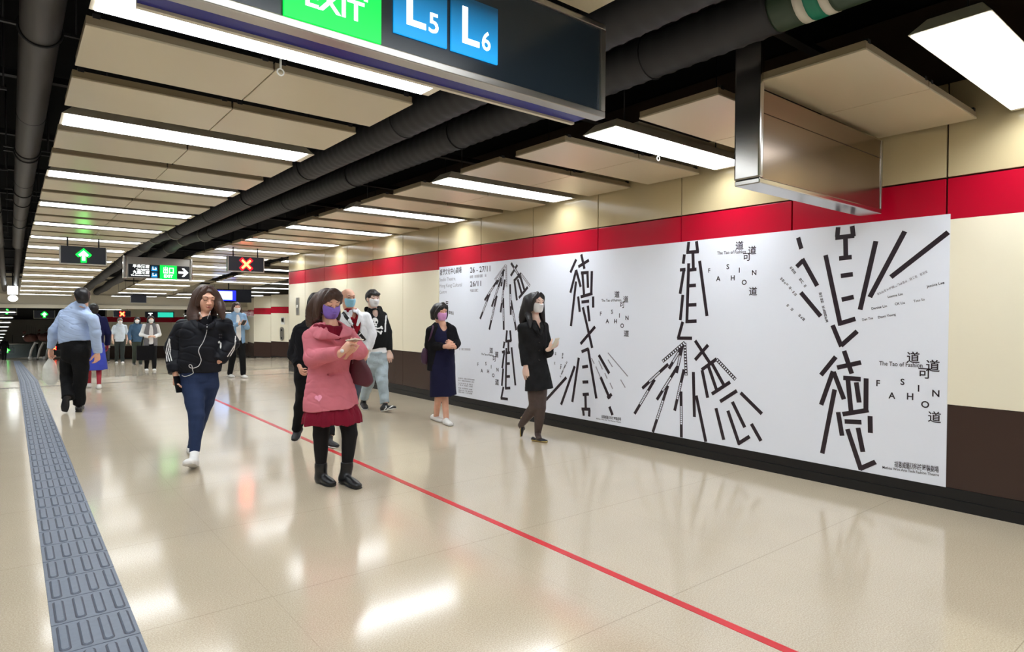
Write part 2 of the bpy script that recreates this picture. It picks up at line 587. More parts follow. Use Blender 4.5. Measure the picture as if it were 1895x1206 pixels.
# small white hooks under the panels
M_white = mat('white_plastic', (238, 238, 232), 0.4)
for x, y, lab in ((1.17, 3.52, 'small white ring hook under the nearest ceiling panels on the left'), (1.17, 12.7, 'small white ring hook under the ceiling left of the ducts, farther along'), (4.28, 3.4, 'small white ring hook near the wall beside the steel sign box'), (2.0, 19.4, 'tiny white ring hook far along the ceiling left of the ducts')):
    mb = MB()
    zc_ = ceil_z(y) - .022
    mb.tube([(x + .018 * math.cos(t * math.pi / 8), y, zc_ + .018 * math.sin(t * math.pi / 8)) for t in range(17)], .0045, 8, cap=False)
    mb.tube([(x, y, zc_ + .018), (x, y, zc_ + .12)], .006, 8)
    tag(mb.build('ceiling_hook', M_white), lab, 'hook', 'ceiling hooks')

# ------------------------------------------------------------------ ducts and pipes
M_duct = mat('black_duct', (48, 48, 51), 0.6, spec=0.35)
M_green = mat('green_duct', (48, 66, 48), 0.5)
M_bandw = mat('band_white', (206, 202, 188), 0.5)
M_bandg = mat('band_green', (0, 120, 92), 0.5)
M_flange = mat('galvanised_flange', (104, 104, 98), 0.45, metal=0.6)


def duct(x, label, bands):
    zc_ = 3.0
    t = thing('ventilation_duct', label, 'duct', (x, 0, zc_), 'black ducts between the ceiling bays')

    def run(y0, y1, name, m, r=.133, rib=True):
        mb = MB()
        P, R = [], []
        y = y0
        k = 0
        while y < y1 - 1e-6:
            P.append((x, y, zc_ - max(0, y - 16) * .042)); R.append(r + (.006 if (k % 4 == 0 and rib) else 0))
            y += .03 if y0 < 13 else .06
            k += 1
        P.append((x, y1, zc_ - max(0, y1 - 16) * .042)); R.append(r)
        mb.tube(P, R, 24)
        return mb.build(name, m, t)
    cuts = [-3] + [b for b in bands] if bands else [-3]
    if bands:
        run(-3, bands[0], 'green_section', M_green, rib=False)
        run(bands[0], bands[1], 'white_band', M_bandw, .135, False)
        run(bands[1], bands[2], 'green_band', M_bandg, .1352, False)
        run(bands[2], bands[3], 'white_band', M_bandw, .135, False)
        run(bands[3], bands[4], 'green_section', M_green, rib=False)
        run(bands[4], 14.3, 'duct_run', M_duct)
    else:
        run(-3, 14.3, 'duct_run', M_duct)
    # stepped elbows where the ceiling drops
    mb = MB()
    P = [(x, 14.3, zc_), (x - .05, 14.9, zc_ + .03), (x - .16, 15.5, zc_ + .0), (x - .2, 16.1, zc_ - .03)]
    P += [(x - .2 + .03 * math.sin(k * 1.3), 16.1 + .9 * k, zc_ - .03 - .0385 * k) for k in range(1, 20)]
    Q = []
    for i in range(len(P) - 1):
        for s in range(5):
            w = s / 5
            Q.append(tuple(P[i][j] * (1 - w) + P[i + 1][j] * w for j in range(3)))
    mb.tube(Q, [.133 + (.006 if i % 5 == 0 else 0) for i in range(len(Q))], 20)
    mb.build('far_run', M_duct, t)
    for yy in (14.3, 15.5, 17.0, 18.8, 20.6):
        i = min(range(len(Q)), key=lambda j: abs(Q[j][1] - yy))
        mb = MB()
        mb.tube([Q[i], tuple(Vector(Q[i]) + Vector((0, .07, -.003)))], .152, 20)
        mb.build('flange', M_flange, t)
    for yy in [.4 + 2.2 * k for k in range(7)]:
        mb = MB()
        mb.tube([(x + .139 * math.cos(w * math.pi / 12), yy, zc_ + .139 * math.sin(w * math.pi / 12)) for w in range(25)], .006, 6, cap=False)
        mb.tube([(x, yy, zc_ + .139), (x, yy, 3.6)], .006, 6)
        mb.build('hanger', M_dark, t)
    return t


duct(2.64, 'black ribbed ventilation duct beside the left ceiling bay', None)
duct(3.2, 'black ribbed ventilation duct nearer the wall, with green and white bands', [1.46, 1.505, 1.575, 1.625, 1.76])
M_pipe = mat('grey_black_pipe', (62, 58, 57), 0.5, spec=0.4)


def pipe(x, r, label, straps):
    t = thing('overhead_pipe', label, 'pipe', (x, 0, 3.0), 'dark pipes along the left side')
    mb = MB()
    P, R = [], []
    for y in [-3 + .2 * k for k in range(108)]:
        P.append((x, y, 3.0 - max(0, y - 16) * .042)); R.append(r)
    mb.tube(P, R, 24)
    mb.build('pipe_run', M_pipe, t)
    mb = MB()
    mb.tube([(x, 18.38, 2.9), (x, 18.42, 2.9)], r + .012, 24)
    mb.build('end_collar', M_flange, t)
    mb = MB()
    mb.tube([(x + .02, 18.4, 2.86), (x + .03, 32.85, 2.25)], r * .75, 16)
    mb.build('thin_run', M_pipe, t)
    for y in straps:
        mb = MB()
        mb.tube([(x + (r + .006) * math.cos(w * math.pi / 12), y, 3.0 + (r + .006) * math.sin(w * math.pi / 12)) for w in range(25)], .008, 6, cap=False)
        for s in (-1, 1):
            mb.box(x + s * (r + .05) - .04, x + s * (r + .05) + .04, y - .012, y + .012, 2.99, 3.005)
            mb.tube([(x + s * (r + .07), y, 3.0), (x + s * (r + .07), y, 3.6)], .006, 6)
        mb.build('pipe_strap', M_dark, t)
    for y in (6.6, 10.0, 13.6):
        mb = MB()
        mb.tube([(x, y, 3.0), (x, y + .01, 3.0)], r + .003, 24)
        mb.build('pipe_joint', M_dark, t)
    return t


pipe(.147, .1, 'dark grey overhead pipe running along the left edge of the ceiling', (1.5, 4.6, 8.05, 8.25, 10.8, 11.8, 14.8, 17.6))
pipe(-.2, .1, 'dark overhead pipe at the far left beside the larger pipe', (2, 6, 9.4, 13, 16.6))
# ------------------------------------------------------------------ overhead signs
def glow(name, rgb, s):
    return mat(name, rgb, 0.4, emit=rgb, strength=s)


M_face = mat('sign_face_slate', (40, 52, 64), 0.25, spec=0.45)
M_exitg = glow('sign_green_lit', (0, 226, 70), 1.15)
M_blue = glow('sign_blue_lit', (24, 158, 232), 0.8)
# the panels are lit from a tube along their lower edge
_nt = M_blue.node_tree
_tc = _nt.nodes.new('ShaderNodeTexCoord'); _sp = _nt.nodes.new('ShaderNodeSeparateXYZ'); _mr = _nt.nodes.new('ShaderNodeMapRange')
_nt.links.new(_tc.outputs['Generated'], _sp.inputs[0]); _nt.links.new(_sp.outputs['Z'], _mr.inputs['Value'])
_mr.inputs['From Min'].default_value, _mr.inputs['From Max'].default_value = 0.1, 0.95
_mr.inputs['To Min'].default_value, _mr.inputs['To Max'].default_value = 0.95, 0.05
_nt.links.new(_mr.outputs['Result'], _nt.nodes['Principled BSDF'].inputs['Emission Strength'])
_nt.nodes['Principled BSDF'].inputs['Base Color'].default_value = lin((0, 70, 104))
M_lit = glow('sign_white_lit', (250, 255, 252), 1.6)
M_navyfilm = mat('navy_film', (26, 30, 128), 0.3, spec=0.35)
M_creamlip = mat('tray_cream', (214, 206, 184), 0.4)
ux, uz = (1, 0, 0), (0, 0, 1)

# the large EXIT sign hung across the near ceiling
t = thing('exit_sign', 'large dark overhead sign lettered EXIT, L5 and L6 in steel frame nearest the camera', 'overhead sign', (1.2, 2.03, 2.26))
Y = 2.03
mb = MB(); mb.box(.2, 2.125, Y, Y + .012, 2.292, 2.664); mb.build('sign_face', M_face, t)
mb = MB()
mb.box(.17, 2.155, Y - .012, Y + .05, 2.262, 2.292)
mb.box(.17, 2.155, Y - .012, Y + .05, 2.664, 2.69)
mb.box(2.125, 2.155, Y - .012, Y + .05, 2.292, 2.664)
mb.box(.17, .2, Y - .012, Y + .05, 2.292, 2.664)
mb.build('frame', M_steelsoft, t, bevel=.004)
mb = MB(); mb.box(.2, 2.125, Y + .012, Y + .16, 2.30, 2.66); mb.build('sign_case', M_dark, t)
mb = MB(); mb.box(.3, 2.108, Y + .05, Y + .145, 2.272, 2.30); mb.build('cable_tray', M_navyfilm, t)
mb = MB(); mb.box(.3, 2.108, Y + .145, Y + .165, 2.262, 2.31); mb.build('tray_lip', M_creamlip, t)
for x in (.6, 1.75):
    mb = MB(); mb.tube([(x, Y + .08, 2.66), (x, Y + .08, 3.6)], .016, 10); mb.build('hanger_rod', M_steelsoft, t)
g = MB(); g.box(.681, 1.017, Y - .014, Y - .002, 2.2925, 2.664); g.build('exit_panel', M_exitg, t)
mb = MB()
mb.text('EXIT', (.851, Y - .0155, 2.378), ux, uz, .066, .205, bold=.02, align='c')
mb.text('出口', (.851, Y - .0155, 2.51), ux, uz, .14, .23, bold=.02, align='c')
mb.build('exit_lettering', M_lit, t)
for x0_, x1_, d_ in ((1.07, 1.292, '5'), (1.311, 1.532, '6')):
    p = MB(); p.box(x0_, x1_, Y - .008, Y - .0005, 2.352, 2.572); p.build('gate_panel', M_blue, t)
    mb = MB()
    mb.box(x0_ + .05, x0_ + .075, Y - .0095, Y - .008, 2.394, 2.534)
    mb.box(x0_ + .075, x0_ + .13, Y - .0095, Y - .008, 2.394, 2.416)
    mb.text(d_, (x0_ + .142, Y - .0095, 2.394), ux, uz, .072, .042, bold=.015)
    mb.build('gate_lettering', M_lit, t)

# the blank steel sign box by the wall
t = thing('steel_sign_box', 'blank stainless steel sign box hanging near the wall above the mural', 'overhead sign', (4.2, 2.02, 2.12))
mb = MB(); mb.box(3.40, 5.03, 1.95, 2.10, 2.150, 2.655); mb.build('sign_body', mat('brushed_steel_face', (150, 134, 120), 0.2, metal=0.95, noise=(2, .05)), t, bevel=.003)
mb = MB(); mb.box(3.36, 5.05, 1.945, 2.105, 2.118, 2.150); mb.build('bottom_rim', M_steel, t, bevel=.006)
mb = MB(); mb.box(3.355, 3.40, 1.942, 2.108, 2.150, 3.6); mb.build('end_post', M_steel, t, bevel=.012)
mb = MB(); mb.box(5.03, 5.055, 1.942, 2.108, 2.150, 2.66); mb.build('end_cap', M_steel, t, bevel=.008)
mb = MB(); mb.box(3.401, 5.029, 1.948, 1.9505, 2.523, 2.526); mb.build('seam_line', M_gap, t)

# small LED signs
M_face2 = mat('led_face', (34, 40, 62), 0.3)
M_gl = glow('led_green', (0, 255, 30), 11.0)
M_glc = glow('led_green_core', (190, 255, 205), 2.5)
M_rl = glow('led_red', (255, 0, 10), 12.0)
M_rlc = glow('led_amber_core', (255, 190, 90), 3.0)


def led_sign(name, label, x0_, x1_, Yy, z0, z1, kind, cat='overhead sign', grp=None):
    cx_, cz = (x0_ + x1_) / 2, (z0 + z1) / 2
    t = thing(name, label, cat, (cx_, Yy, z0), grp)
    mb = MB(); mb.box(x0_ + .015, x1_ - .015, Yy, Yy + .1, z0 + .015, z1 - .005); mb.build('sign_face', M_face2, t)
    mb = MB()
    mb.box(x0_, x1_, Yy - .01, Yy + .11, z0, z0 + .018)
    mb.box(x0_, x0_ + .018, Yy - .01, Yy + .11, z0 + .018, z1)
    mb.box(x1_ - .018, x1_, Yy - .01, Yy + .11, z0 + .018, z1)
    mb.build('frame', M_steelsoft, t, bevel=.003)
    for x in (x0_ + .12, x1_ - .12):
        mb = MB(); mb.tube([(x, Yy + .05, z1 - .01), (x, Yy + .05, 3.615 if Yy < 16.4 else 3.62 - (Yy - 16.4) * .0409 if Yy < 33 else z1 + .9)], .012, 8); mb.build('hanger_rod', M_dark, t)
    h = (z1 - z0) * (.36 if kind == 'up' else .33)
    mb = MB()
    if kind == 'up':
        pts = [(0, 1.05), (1.0, .12), (.66, -.26), (.33, .05), (.33, -1.05), (-.33, -1.05), (-.33, .05), (-.66, -.26), (-1.0, .12)]
        mb.prism([(cx_ + a * h, Yy - .002, cz + b * h) for a, b in pts], (0, -.008, 0))
        mb.build('arrow', M_gl, t)
        mb = MB()
        mb.prism([(cx_ + a * h * .66, Yy - .010, cz + b * h * .74) for a, b in pts], (0, -.002, 0))
        mb.build('arrow_core', M_glc, t)
    elif kind == 'x':
        for s in (-1, 1):
            a = Vector((cx_ - h, Yy - .002, cz - s * h)); b_ = Vector((cx_ + h, Yy - .002, cz + s * h))
            d = (b_ - a).normalized(); n_ = Vector((-d.z, 0, d.x)) * h * .36
            mb.prism([a + n_, a - n_, b_ - n_, b_ + n_], (0, -.008 - .001 * s, 0))
        mb.build('cross', M_rl, t)
        mb = MB()
        for s in (-1, 1):
            a = Vector((cx_ - h * .8, Yy - .011, cz - s * h * .8)); b_ = Vector((cx_ + h * .8, Yy - .011, cz + s * h * .8))
            d = (b_ - a).normalized(); n_ = Vector((-d.z, 0, d.x)) * h * .2
            mb.prism([a + n_, a - n_, b_ - n_, b_ + n_], (0, -.002 - .001 * s, 0))
        mb.build('cross_core', M_rlc, t)
    return t


led_sign('lane_sign', 'dark hanging sign with a glowing green up arrow, nearest above the left lane', .69, 1.40, 13.75, 2.215, 2.545, 'up')
led_sign('lane_sign', 'dark hanging sign with a glowing red cross beside the cream wall end', 3.43, 4.15, 13.5, 2.20, 2.515, 'x')
led_sign('lane_sign', 'small blank dark hanging sign in front of the far bulkhead', 4.0, 4.6, 31.0, 1.77, 2.13, 'none')
led_sign('lane_sign', 'tiny green diamond arrow sign at the far left picture edge past the bulkhead', -.55, .28, 42.0, 1.2, 1.56, 'up')
led_sign('lane_sign', 'tiny green diamond arrow sign past the bulkhead, left of the man in blue shirt', .95, 1.85, 41.0, 1.02, 1.44, 'up')
led_sign('lane_sign', 'tiny red arrow sign past the bulkhead, right of the man in blue shirt', 4.2, 5.0, 38.6, 1.12, 1.45, 'x')
led_sign('lane_sign', 'lowest tiny green sign above the escalators at the far left', -.6, .25, 58.0, -1.62, -1.2, 'up')
led_sign('lane_sign', 'tiny red sign low above the escalators left of the man in blue shirt', 1.9, 2.7, 52.0, -1.2, -.9, 'x')

# the exit direction sign
t = thing('direction_sign', 'hanging steel sign with hotel names, green exit panel and right arrow', 'overhead sign', (2.77, 17, 2.16))
Y = 17.0
mb = MB(); mb.box(2.13, 3.45, Y, Y + .14, 2.17, 2.66); mb.build('sign_case', M_steelsoft, t, bevel=.004)
for a, b_ in ((2.05, 2.13), (3.45, 3.51)):
    mb = MB(); mb.box(a, b_, Y - .02, Y + .16, 2.15, 2.70); mb.build('end_post', M_steel, t, bevel=.02)
mb = MB(); mb.box(2.15, 3.44, Y - .006, Y, 2.185, 2.487); mb.build('sign_face', mat('sign_face_black', (22, 28, 36), .3), t)
mb = MB(); mb.box(2.80, 3.16, Y - .02, Y - .006, 2.163, 2.49); mb.build('exit_panel', M_exitg, t)
mb = MB()
mb.text('出口', (2.98, Y - .0215, 2.375), ux, uz, .12, .22, bold=.02, align='c')
mb.text('EXIT', (2.98, Y - .0215, 2.235), ux, uz, .07, .19, bold=.03, align='c')
mb.build('exit_lettering', M_lit, t)
mb = MB()
pts = [(3.20, 2.31), (3.33, 2.31), (3.27, 2.235), (3.32, 2.235), (3.415, 2.335), (3.32, 2.435), (3.27, 2.435), (3.33, 2.36), (3.20, 2.36)]
mb.prism([(a, Y - .006, b_) for a, b_ in pts], (0, -.004, 0)); mb.build('arrow', M_lit, t)
mb = MB()
for s, w, z, h, x in (('半島酒店', .34, 2.41, .062, 2.24), ('The Peninsula', .27, 2.355, .03, 2.31), ('九龍酒店', .34, 2.27, .062, 2.24), ('The Kowloon Hotel', .38, 2.215, .03, 2.20)):
    mb.text(s, (x, Y - .0075, z), ux, uz, h, w, bold=.02)
mb.build('hotel_lettering', M_lit, t)
for z, d_ in ((2.345, '3'), (2.195, '4')):
    mb = MB(); mb.box(2.62, 2.745, Y - .012, Y - .006, z, z + .125); mb.build('gate_panel', M_blue, t)
    mb = MB()
    mb.box(2.645, 2.66, Y - .0135, Y - .012, z + .03, z + .10); mb.box(2.66, 2.69, Y - .0135, Y - .012, z + .03, z + .045)
    mb.text(d_, (2.695, Y - .0135, z + .03), ux, uz, .05, .03, bold=.02)
    mb.build('gate_lettering', M_lit, t)

# blue screen, white and green platform sign, emergency lamp
t = thing('display_screen', 'hanging display screen with a bright blue picture over the side hall', 'display', (5.85, 23.5, 1.8))
mb = MB(); mb.box(5.3, 6.75, 23.4, 23.55, 1.74, 2.2); mb.build('casing', M_void, t, bevel=.01)
mb = MB(); mb.box(5.5, 6.22, 23.392, 23.4, 1.79, 2.15); mb.build('screen_border', glow('screen_blue', (10, 20, 230), 1.2), t)
mb = MB(); mb.box(5.5, 6.1, 23.388, 23.392, 1.83, 2.12); mb.build('screen_picture', glow('screen_pale', (170, 205, 255), 1.3), t)
mb = MB(); mb.tube([(6.0, 23.48, 2.19), (6.0, 23.48, 2.7)], .02, 8); mb.build('hanger_rod', M_dark, t)
t = thing('platform_sign', 'small lit white and teal platform sign beyond the bulkhead', 'overhead sign', (6.6, 39.0, 1.1))
mb = MB(); mb.box(5.7, 7.1, 38.9, 39.0, 1.08, 1.42); mb.build('sign_face', M_face2, t)
mb = MB(); mb.text('T', (5.85, 38.89, 1.14), ux, uz, .2, .2, bold=.04); mb.build('lettering', M_lit, t)
mb = MB(); mb.box(6.3, 7.05, 38.89, 38.9, 1.12, 1.38); mb.build('teal_panel', glow('teal_lit', (40, 190, 160), 1.0), t)
t = thing('flood_lamp', 'bright white box lamp hanging under the pipes at the far left', 'lamp', (.08, 29.5, 1.8))
mb = MB(); mb.box(-.07, .23, 29.5, 29.6, 2.0, 2.30); mb.build('lamp_box', glow('lamp_white', (245, 252, 255), 5), t, bevel=.02)
mb = MB(); mb.ball((.08, 29.5, 1.85), (.15, .1, .12)); mb.build('lamp_disc', M_lit, t)
mb = MB(); mb.tube([(.08, 29.55, 1.85), (.08, 29.55, 3.05)], .02, 8); mb.build('hanger_rod', M_dark, t)

# wall devices
t = thing('control_panel', 'narrow grey metal control panel on the cream wall end', 'control panel', (WX, 14.4, 1.6))
mb = MB(); mb.box(WX - .02, WX + .001, 14.28, 14.46, 1.32, 1.72); mb.build('cover_plate', M_steelsoft, t, bevel=.004)
mb = MB(); mb.box(WX - .028, WX - .02, 14.34, 14.41, 1.49, 1.55); mb.build('key_switch', M_white, t, bevel=.003)
_d = Vector((-1.61, 4.93, 0)).normalized()
_n = Vector((-_d.y, _d.x, 0))


def on_far(s):
    p = Vector((10.7, 26.2, 0)) + _d * s
    return p.x, p.y


for nm, lab, s, z0, z1, w, cat in (('intercom', 'small white and black intercom on the far cream wall', 3.0, 1.52, 1.86, .24, 'intercom'), ('help_phone', 'tall rounded steel help phone panel on the far cream wall', 3.05, .78, 1.40, .25, 'help phone')):
    x, y = on_far(s)
    g_ = floor_z(y)
    t = thing(nm, lab, cat, (x, y, g_ + z0))
    mb = MB()
    a = Vector((x, y, 0)) - _d * w / 2
    if nm == 'help_phone':
        prof = []
        for k in range(9):
            th = math.pi * k / 8
            prof.append(a + _d * (w / 2 + w / 2 * math.cos(th)) + Vector((0, 0, g_ + z1 - w / 2 + w / 2 * math.sin(th))))
        for k in range(9):
            th = math.pi + math.pi * k / 8
            prof.append(a + _d * (w / 2 + w / 2 * math.cos(th)) + Vector((0, 0, g_ + z0 + w / 2 + w / 2 * math.sin(th))))
        mb.prism(prof, tuple(_n * .04))
        mb.build('cover_plate', M_steelsoft, t)
        for zz in (z0 + .12, z1 - .14):
            mb = MB(); p = Vector((x, y, g_ + zz)) + _n * .04
            mb.tube([p - _n * .01, p + _n * .012], .045, 12); mb.build('button', M_black, t)
    else:
        for (u0, u1, v0, v1, m, n_) in ((0, 1, 0, 1, M_white, 'cover_plate'), (.12, .88, .3, .92, M_steelsoft, 'mount'), (.3, .7, .38, .8, M_black, 'handset')):
            mb = MB()
            dep = {'cover_plate': .02, 'mount': .03, 'handset': .06}[n_]
            p0 = a + _d * (w * u0); p1 = a + _d * (w * u1)
            zz0, zz1 = g_ + z0 + (z1 - z0) * v0, g_ + z0 + (z1 - z0) * v1
            mb.prism([(p0.x, p0.y, zz0), (p1.x, p1.y, zz0), (p1.x, p1.y, zz1), (p0.x, p0.y, zz1)], tuple(_n * dep))
            mb.build(n_, m, t)

# lights, soffits and balustrades of the hall past the bulkhead
far_l = []
for bi, (xa, ys_) in enumerate(((-.55, range(0, 10)), (3.6, range(0, 2)), (9.6, range(2, 5)))):
    for k in ys_:
        yl = 35.2 + 2.4 * k
        o = copy_tree(proto_l)
        sl = .113 if bi == 0 else .045
        o.location = (xa - (.09 * k if bi == 0 else 0), yl, 1.60 - (yl - 35.2) * sl)
        o.rotation_euler = (-sl, 0, 0)
        o['label'] = 'distant fluorescent light bar past the bulkhead, %s row in the %s bay' % (ORD[k], ('left', 'middle', 'right')[bi])
        o['group'] = 'distant light bars'
for k in range(5):  # bars added to brighten the dark end of the hall
    o = copy_tree(proto_l)
    o.location = (1.6 + .2 * k, 62 + 2.6 * k, -.55 - .1 * k)
    o.rotation_euler = (-.04, 0, 0)
    o['label'] = 'tiny light bar added to brighten the far hall end, %s row' % ORD[k]
    o['group'] = 'light bars added to brighten the hall end'
M_glass = mat('balustrade_glass', (150, 170, 176), 0.08, spec=0.5, alpha=0.35)
for i, (x0_, x1_, yb) in enumerate(((-.4, 1.5, 56.0), (2.4, 4.2, 56.0))):
    t = thing('glass_balustrade', ['glass balustrade with steel rail at the far left escalators', 'glass balustrade with steel rail behind the blue shirt man'][i], 'balustrade', (x0_, yb, floor_z(yb)))
    z = floor_z(yb)
    mb = MB(); mb.box(x0_, x1_, yb, yb + .03, z + .1, z + 1.05); mb.build('glass_pane', M_glass, t)
    mb = MB(); mb.tube([(x0_, yb + .015, z + 1.1), (x1_, yb + .015, z + 1.1)], .05, 8); mb.build('hand_rail', M_steelsoft, t)
    for x in (x0_, x1_):
        mb = MB(); mb.box(x - .06, x + .06, yb - .02, yb + .08, z, z + 1.1); mb.build('post', M_dark, t)
# ------------------------------------------------------------------ the long printed mural on the wall
# strokes and lettering in wall coordinates: (y0, z0, y1, z1) along the wall and up it
STROKES={'4':[(2.639,2.016,2.61,1.92),(2.601,1.835,2.473,1.606),(2.648,1.772,2.593,1.823),(2.609,1.555,2.441,1.357),(2.409,1.853,2.283,1.284),(2.294,1.298,2.171,1.339),(2.313,2.069,2.319,1.992),(2.206,2.067,2.196,1.984),(2.334,1.986,2.188,1.99),(2.256,1.986,2.25,1.82),(2.302,1.819,2.206,1.824),(2.287,1.679,2.195,1.688),(2.277,1.49,2.186,1.51),(2.031,1.933,2.137,1.41),(1.833,1.988,2.068,1.506),(1.557,1.954,1.922,1.654),(2.345,1.286,2.274,1.117),(2.277,1.124,2.156,1.242),(2.253,1.084,2.192,0.907),(2.305,0.947,2.124,1.0),(2.316,1.033,2.432,0.877),(2.336,0.915,2.427,0.634),(2.332,0.912,2.248,0.699),(2.321,0.77,2.412,0.239),(2.256,0.869,2.124,0.869),(2.22,0.853,2.191,0.595),(2.157,0.842,2.133,0.686),(2.085,0.879,2.083,0.619),(2.257,0.579,2.064,0.636),(2.24,0.524,2.114,0.535),(2.291,0.591,2.258,0.408),(2.052,0.591,2.048,0.461),(2.218,0.466,2.112,0.164),(2.122,0.169,2.008,0.245),(2.139,0.488,2.1,0.305)],'3':[(3.728,2.076,3.74,1.973),(3.64,2.074,3.624,1.964),(3.755,1.974,3.611,1.972),(3.679,1.968,3.671,1.804),(3.729,1.8,3.637,1.804),(3.777,1.957,3.789,1.866),(3.726,1.866,3.74,1.284),(3.723,1.647,3.641,1.65),(3.731,1.46,3.632,1.463),(3.755,1.298,3.628,1.305),(3.828,1.807,3.762,1.809),(3.78,1.804,3.823,1.571),(3.79,1.561,3.817,1.311),(3.602,1.882,3.513,1.353),(3.788,1.296,3.84,1.129),(3.851,1.133,3.677,1.137),(3.779,1.07,3.947,0.823),(3.792,1.042,3.855,0.786),(3.957,0.868,4.286,0.592),(4.125,0.698,4.387,0.312),(3.845,0.849,4.094,0.494),(3.959,0.651,4.142,0.154),(3.767,0.828,3.873,0.409),(3.799,0.608,3.789,0.155),(3.658,0.811,3.641,0.377),(3.623,0.586,3.51,0.157),(3.642,1.116,3.468,0.9),(3.497,1.08,3.64,0.929),(3.565,0.839,3.402,0.953),(3.56,0.836,3.495,0.578),(3.49,0.877,3.398,0.657),(3.46,0.918,3.323,0.713),(3.45,0.618,3.259,0.748),(3.361,0.557,3.189,0.675),(3.151,0.66,2.943,0.495),(3.234,0.569,3.106,0.352),(3.279,0.482,3.158,0.188),(3.173,0.191,3.057,0.278),(3.042,0.393,2.948,0.255),(3.404,0.49,3.318,0.206)],'3t':[(3.761,1.095,4.027,0.89),(3.761,1.09,3.74,0.771),(3.404,0.95,3.204,0.776)],'2':[(5.286,2.007,5.382,1.857),(5.204,2.059,5.15,1.889),(5.25,1.917,5.079,1.984),(5.285,1.881,5.379,1.619),(5.287,1.885,5.208,1.683),(5.286,1.749,5.366,1.225),(5.207,1.845,5.082,1.843),(5.183,1.848,5.152,1.577),(5.1,1.825,5.09,1.668),(5.031,1.857,5.038,1.593),(5.207,1.567,5.018,1.603),(5.249,1.573,5.22,1.393),(5.193,1.507,5.071,1.516),(5.008,1.568,5.006,1.442),(5.171,1.447,5.016,0.983),(5.091,1.465,5.063,1.286),(4.973,1.226,5.203,1.022),(5.186,0.931,5.072,0.972),(5.082,0.973,4.944,0.415),(5.173,0.754,5.08,0.771),(5.166,0.581,5.073,0.592),(5.162,0.437,5.063,0.453),(5.118,0.443,5.11,0.282),(5.178,0.268,5.038,0.282),(5.155,0.271,5.141,0.194),(5.051,0.278,5.055,0.196),(5.23,0.859,5.332,0.332),(5.296,0.757,5.525,0.277),(5.437,0.613,5.797,0.306),(4.912,0.908,4.752,0.713),(4.882,0.662,4.741,0.435),(4.777,0.439,4.713,0.488),(4.745,0.346,4.698,0.259)],'2t':[(4.774,0.941,4.484,0.702),(4.956,0.776,4.885,0.663),(4.914,0.846,4.854,0.752),(5.025,0.867,4.981,0.806),(4.773,0.864,4.705,0.788),(4.586,0.659,4.519,0.578),(4.741,0.611,4.7,0.547),(4.819,0.712,4.782,0.653)],'1':[(6.651,1.963,6.827,1.77),(6.671,1.931,6.719,1.738),(6.802,1.822,7.097,1.555),(6.973,1.651,7.202,1.295),(6.713,1.851,6.931,1.464),(6.815,1.614,6.984,1.148),(6.642,1.826,6.73,1.386),(6.671,1.579,6.657,1.153),(6.527,1.758,6.509,1.354),(6.504,1.544,6.392,1.154),(6.509,2.038,6.312,1.836),(6.377,2.005,6.514,1.87),(6.449,1.799,6.297,1.892),(6.435,1.797,6.382,1.544),(6.369,1.819,6.281,1.626),(6.316,1.855,6.226,1.667),(6.339,1.575,6.162,1.71),(6.587,1.148,6.606,1.003),(6.521,1.149,6.499,1.007),(6.62,1.0,6.492,1.013),(6.557,1.005,6.552,0.846),(6.601,0.844,6.518,0.856),(6.641,0.995,6.661,0.906),(6.598,0.911,6.607,0.371),(6.596,0.702,6.523,0.711),(6.601,0.529,6.518,0.54),(6.621,0.371,6.51,0.386),(6.693,0.85,6.629,0.866),(6.643,0.854,6.687,0.637),(6.666,0.632,6.692,0.397),(6.656,0.388,6.704,0.226),(6.718,0.227,6.56,0.233),(6.488,0.926,6.401,0.43),(6.292,1.464,6.265,1.37)],'1t':[(6.623,2.019,6.864,1.831),(6.616,2.019,6.603,1.724),(6.303,1.888,6.12,1.723)]}
TEXTS=[('道',1.763,1.06,0.062),('道',1.637,1.007,0.064),('可',1.689,0.948,0.061),('F',1.998,0.849,0.046),('S',1.831,0.874,0.045),('I',1.725,0.836,0.048),('N',1.615,0.81,0.047),('A',1.901,0.765,0.046),('H',1.779,0.771,0.048),('O',1.681,0.723,0.047),('道',1.621,0.64,0.06),('道',3.181,1.996,0.058),('道',3.055,1.942,0.057),('可',3.107,1.886,0.057),('F',3.494,1.784,0.039),('S',3.297,1.809,0.045),('I',3.18,1.771,0.045),('N',3.034,1.742,0.044),('A',3.396,1.704,0.045),('H',3.245,1.704,0.045),('O',3.13,1.659,0.044),('道',3.042,1.577,0.057),('道',4.649,1.584,0.053),('道',4.524,1.53,0.052),('可',4.573,1.469,0.052),('F',4.886,1.373,0.043),('S',4.719,1.396,0.042),('I',4.611,1.354,0.046),('N',4.503,1.329,0.045),('A',4.787,1.291,0.047),('H',4.666,1.292,0.046),('O',4.571,1.244,0.045),('道',4.51,1.162,0.052),('道',6.936,0.864,0.058),('道',6.811,0.815,0.061),('可',6.865,0.751,0.057),('F',7.247,0.653,0.046),('S',7.058,0.674,0.045),('I',6.934,0.638,0.049),('N',6.791,0.608,0.048),('A',7.153,0.568,0.05),('H',7.004,0.57,0.049),('O',6.885,0.524,0.049),('道',6.8,0.44,0.062)]
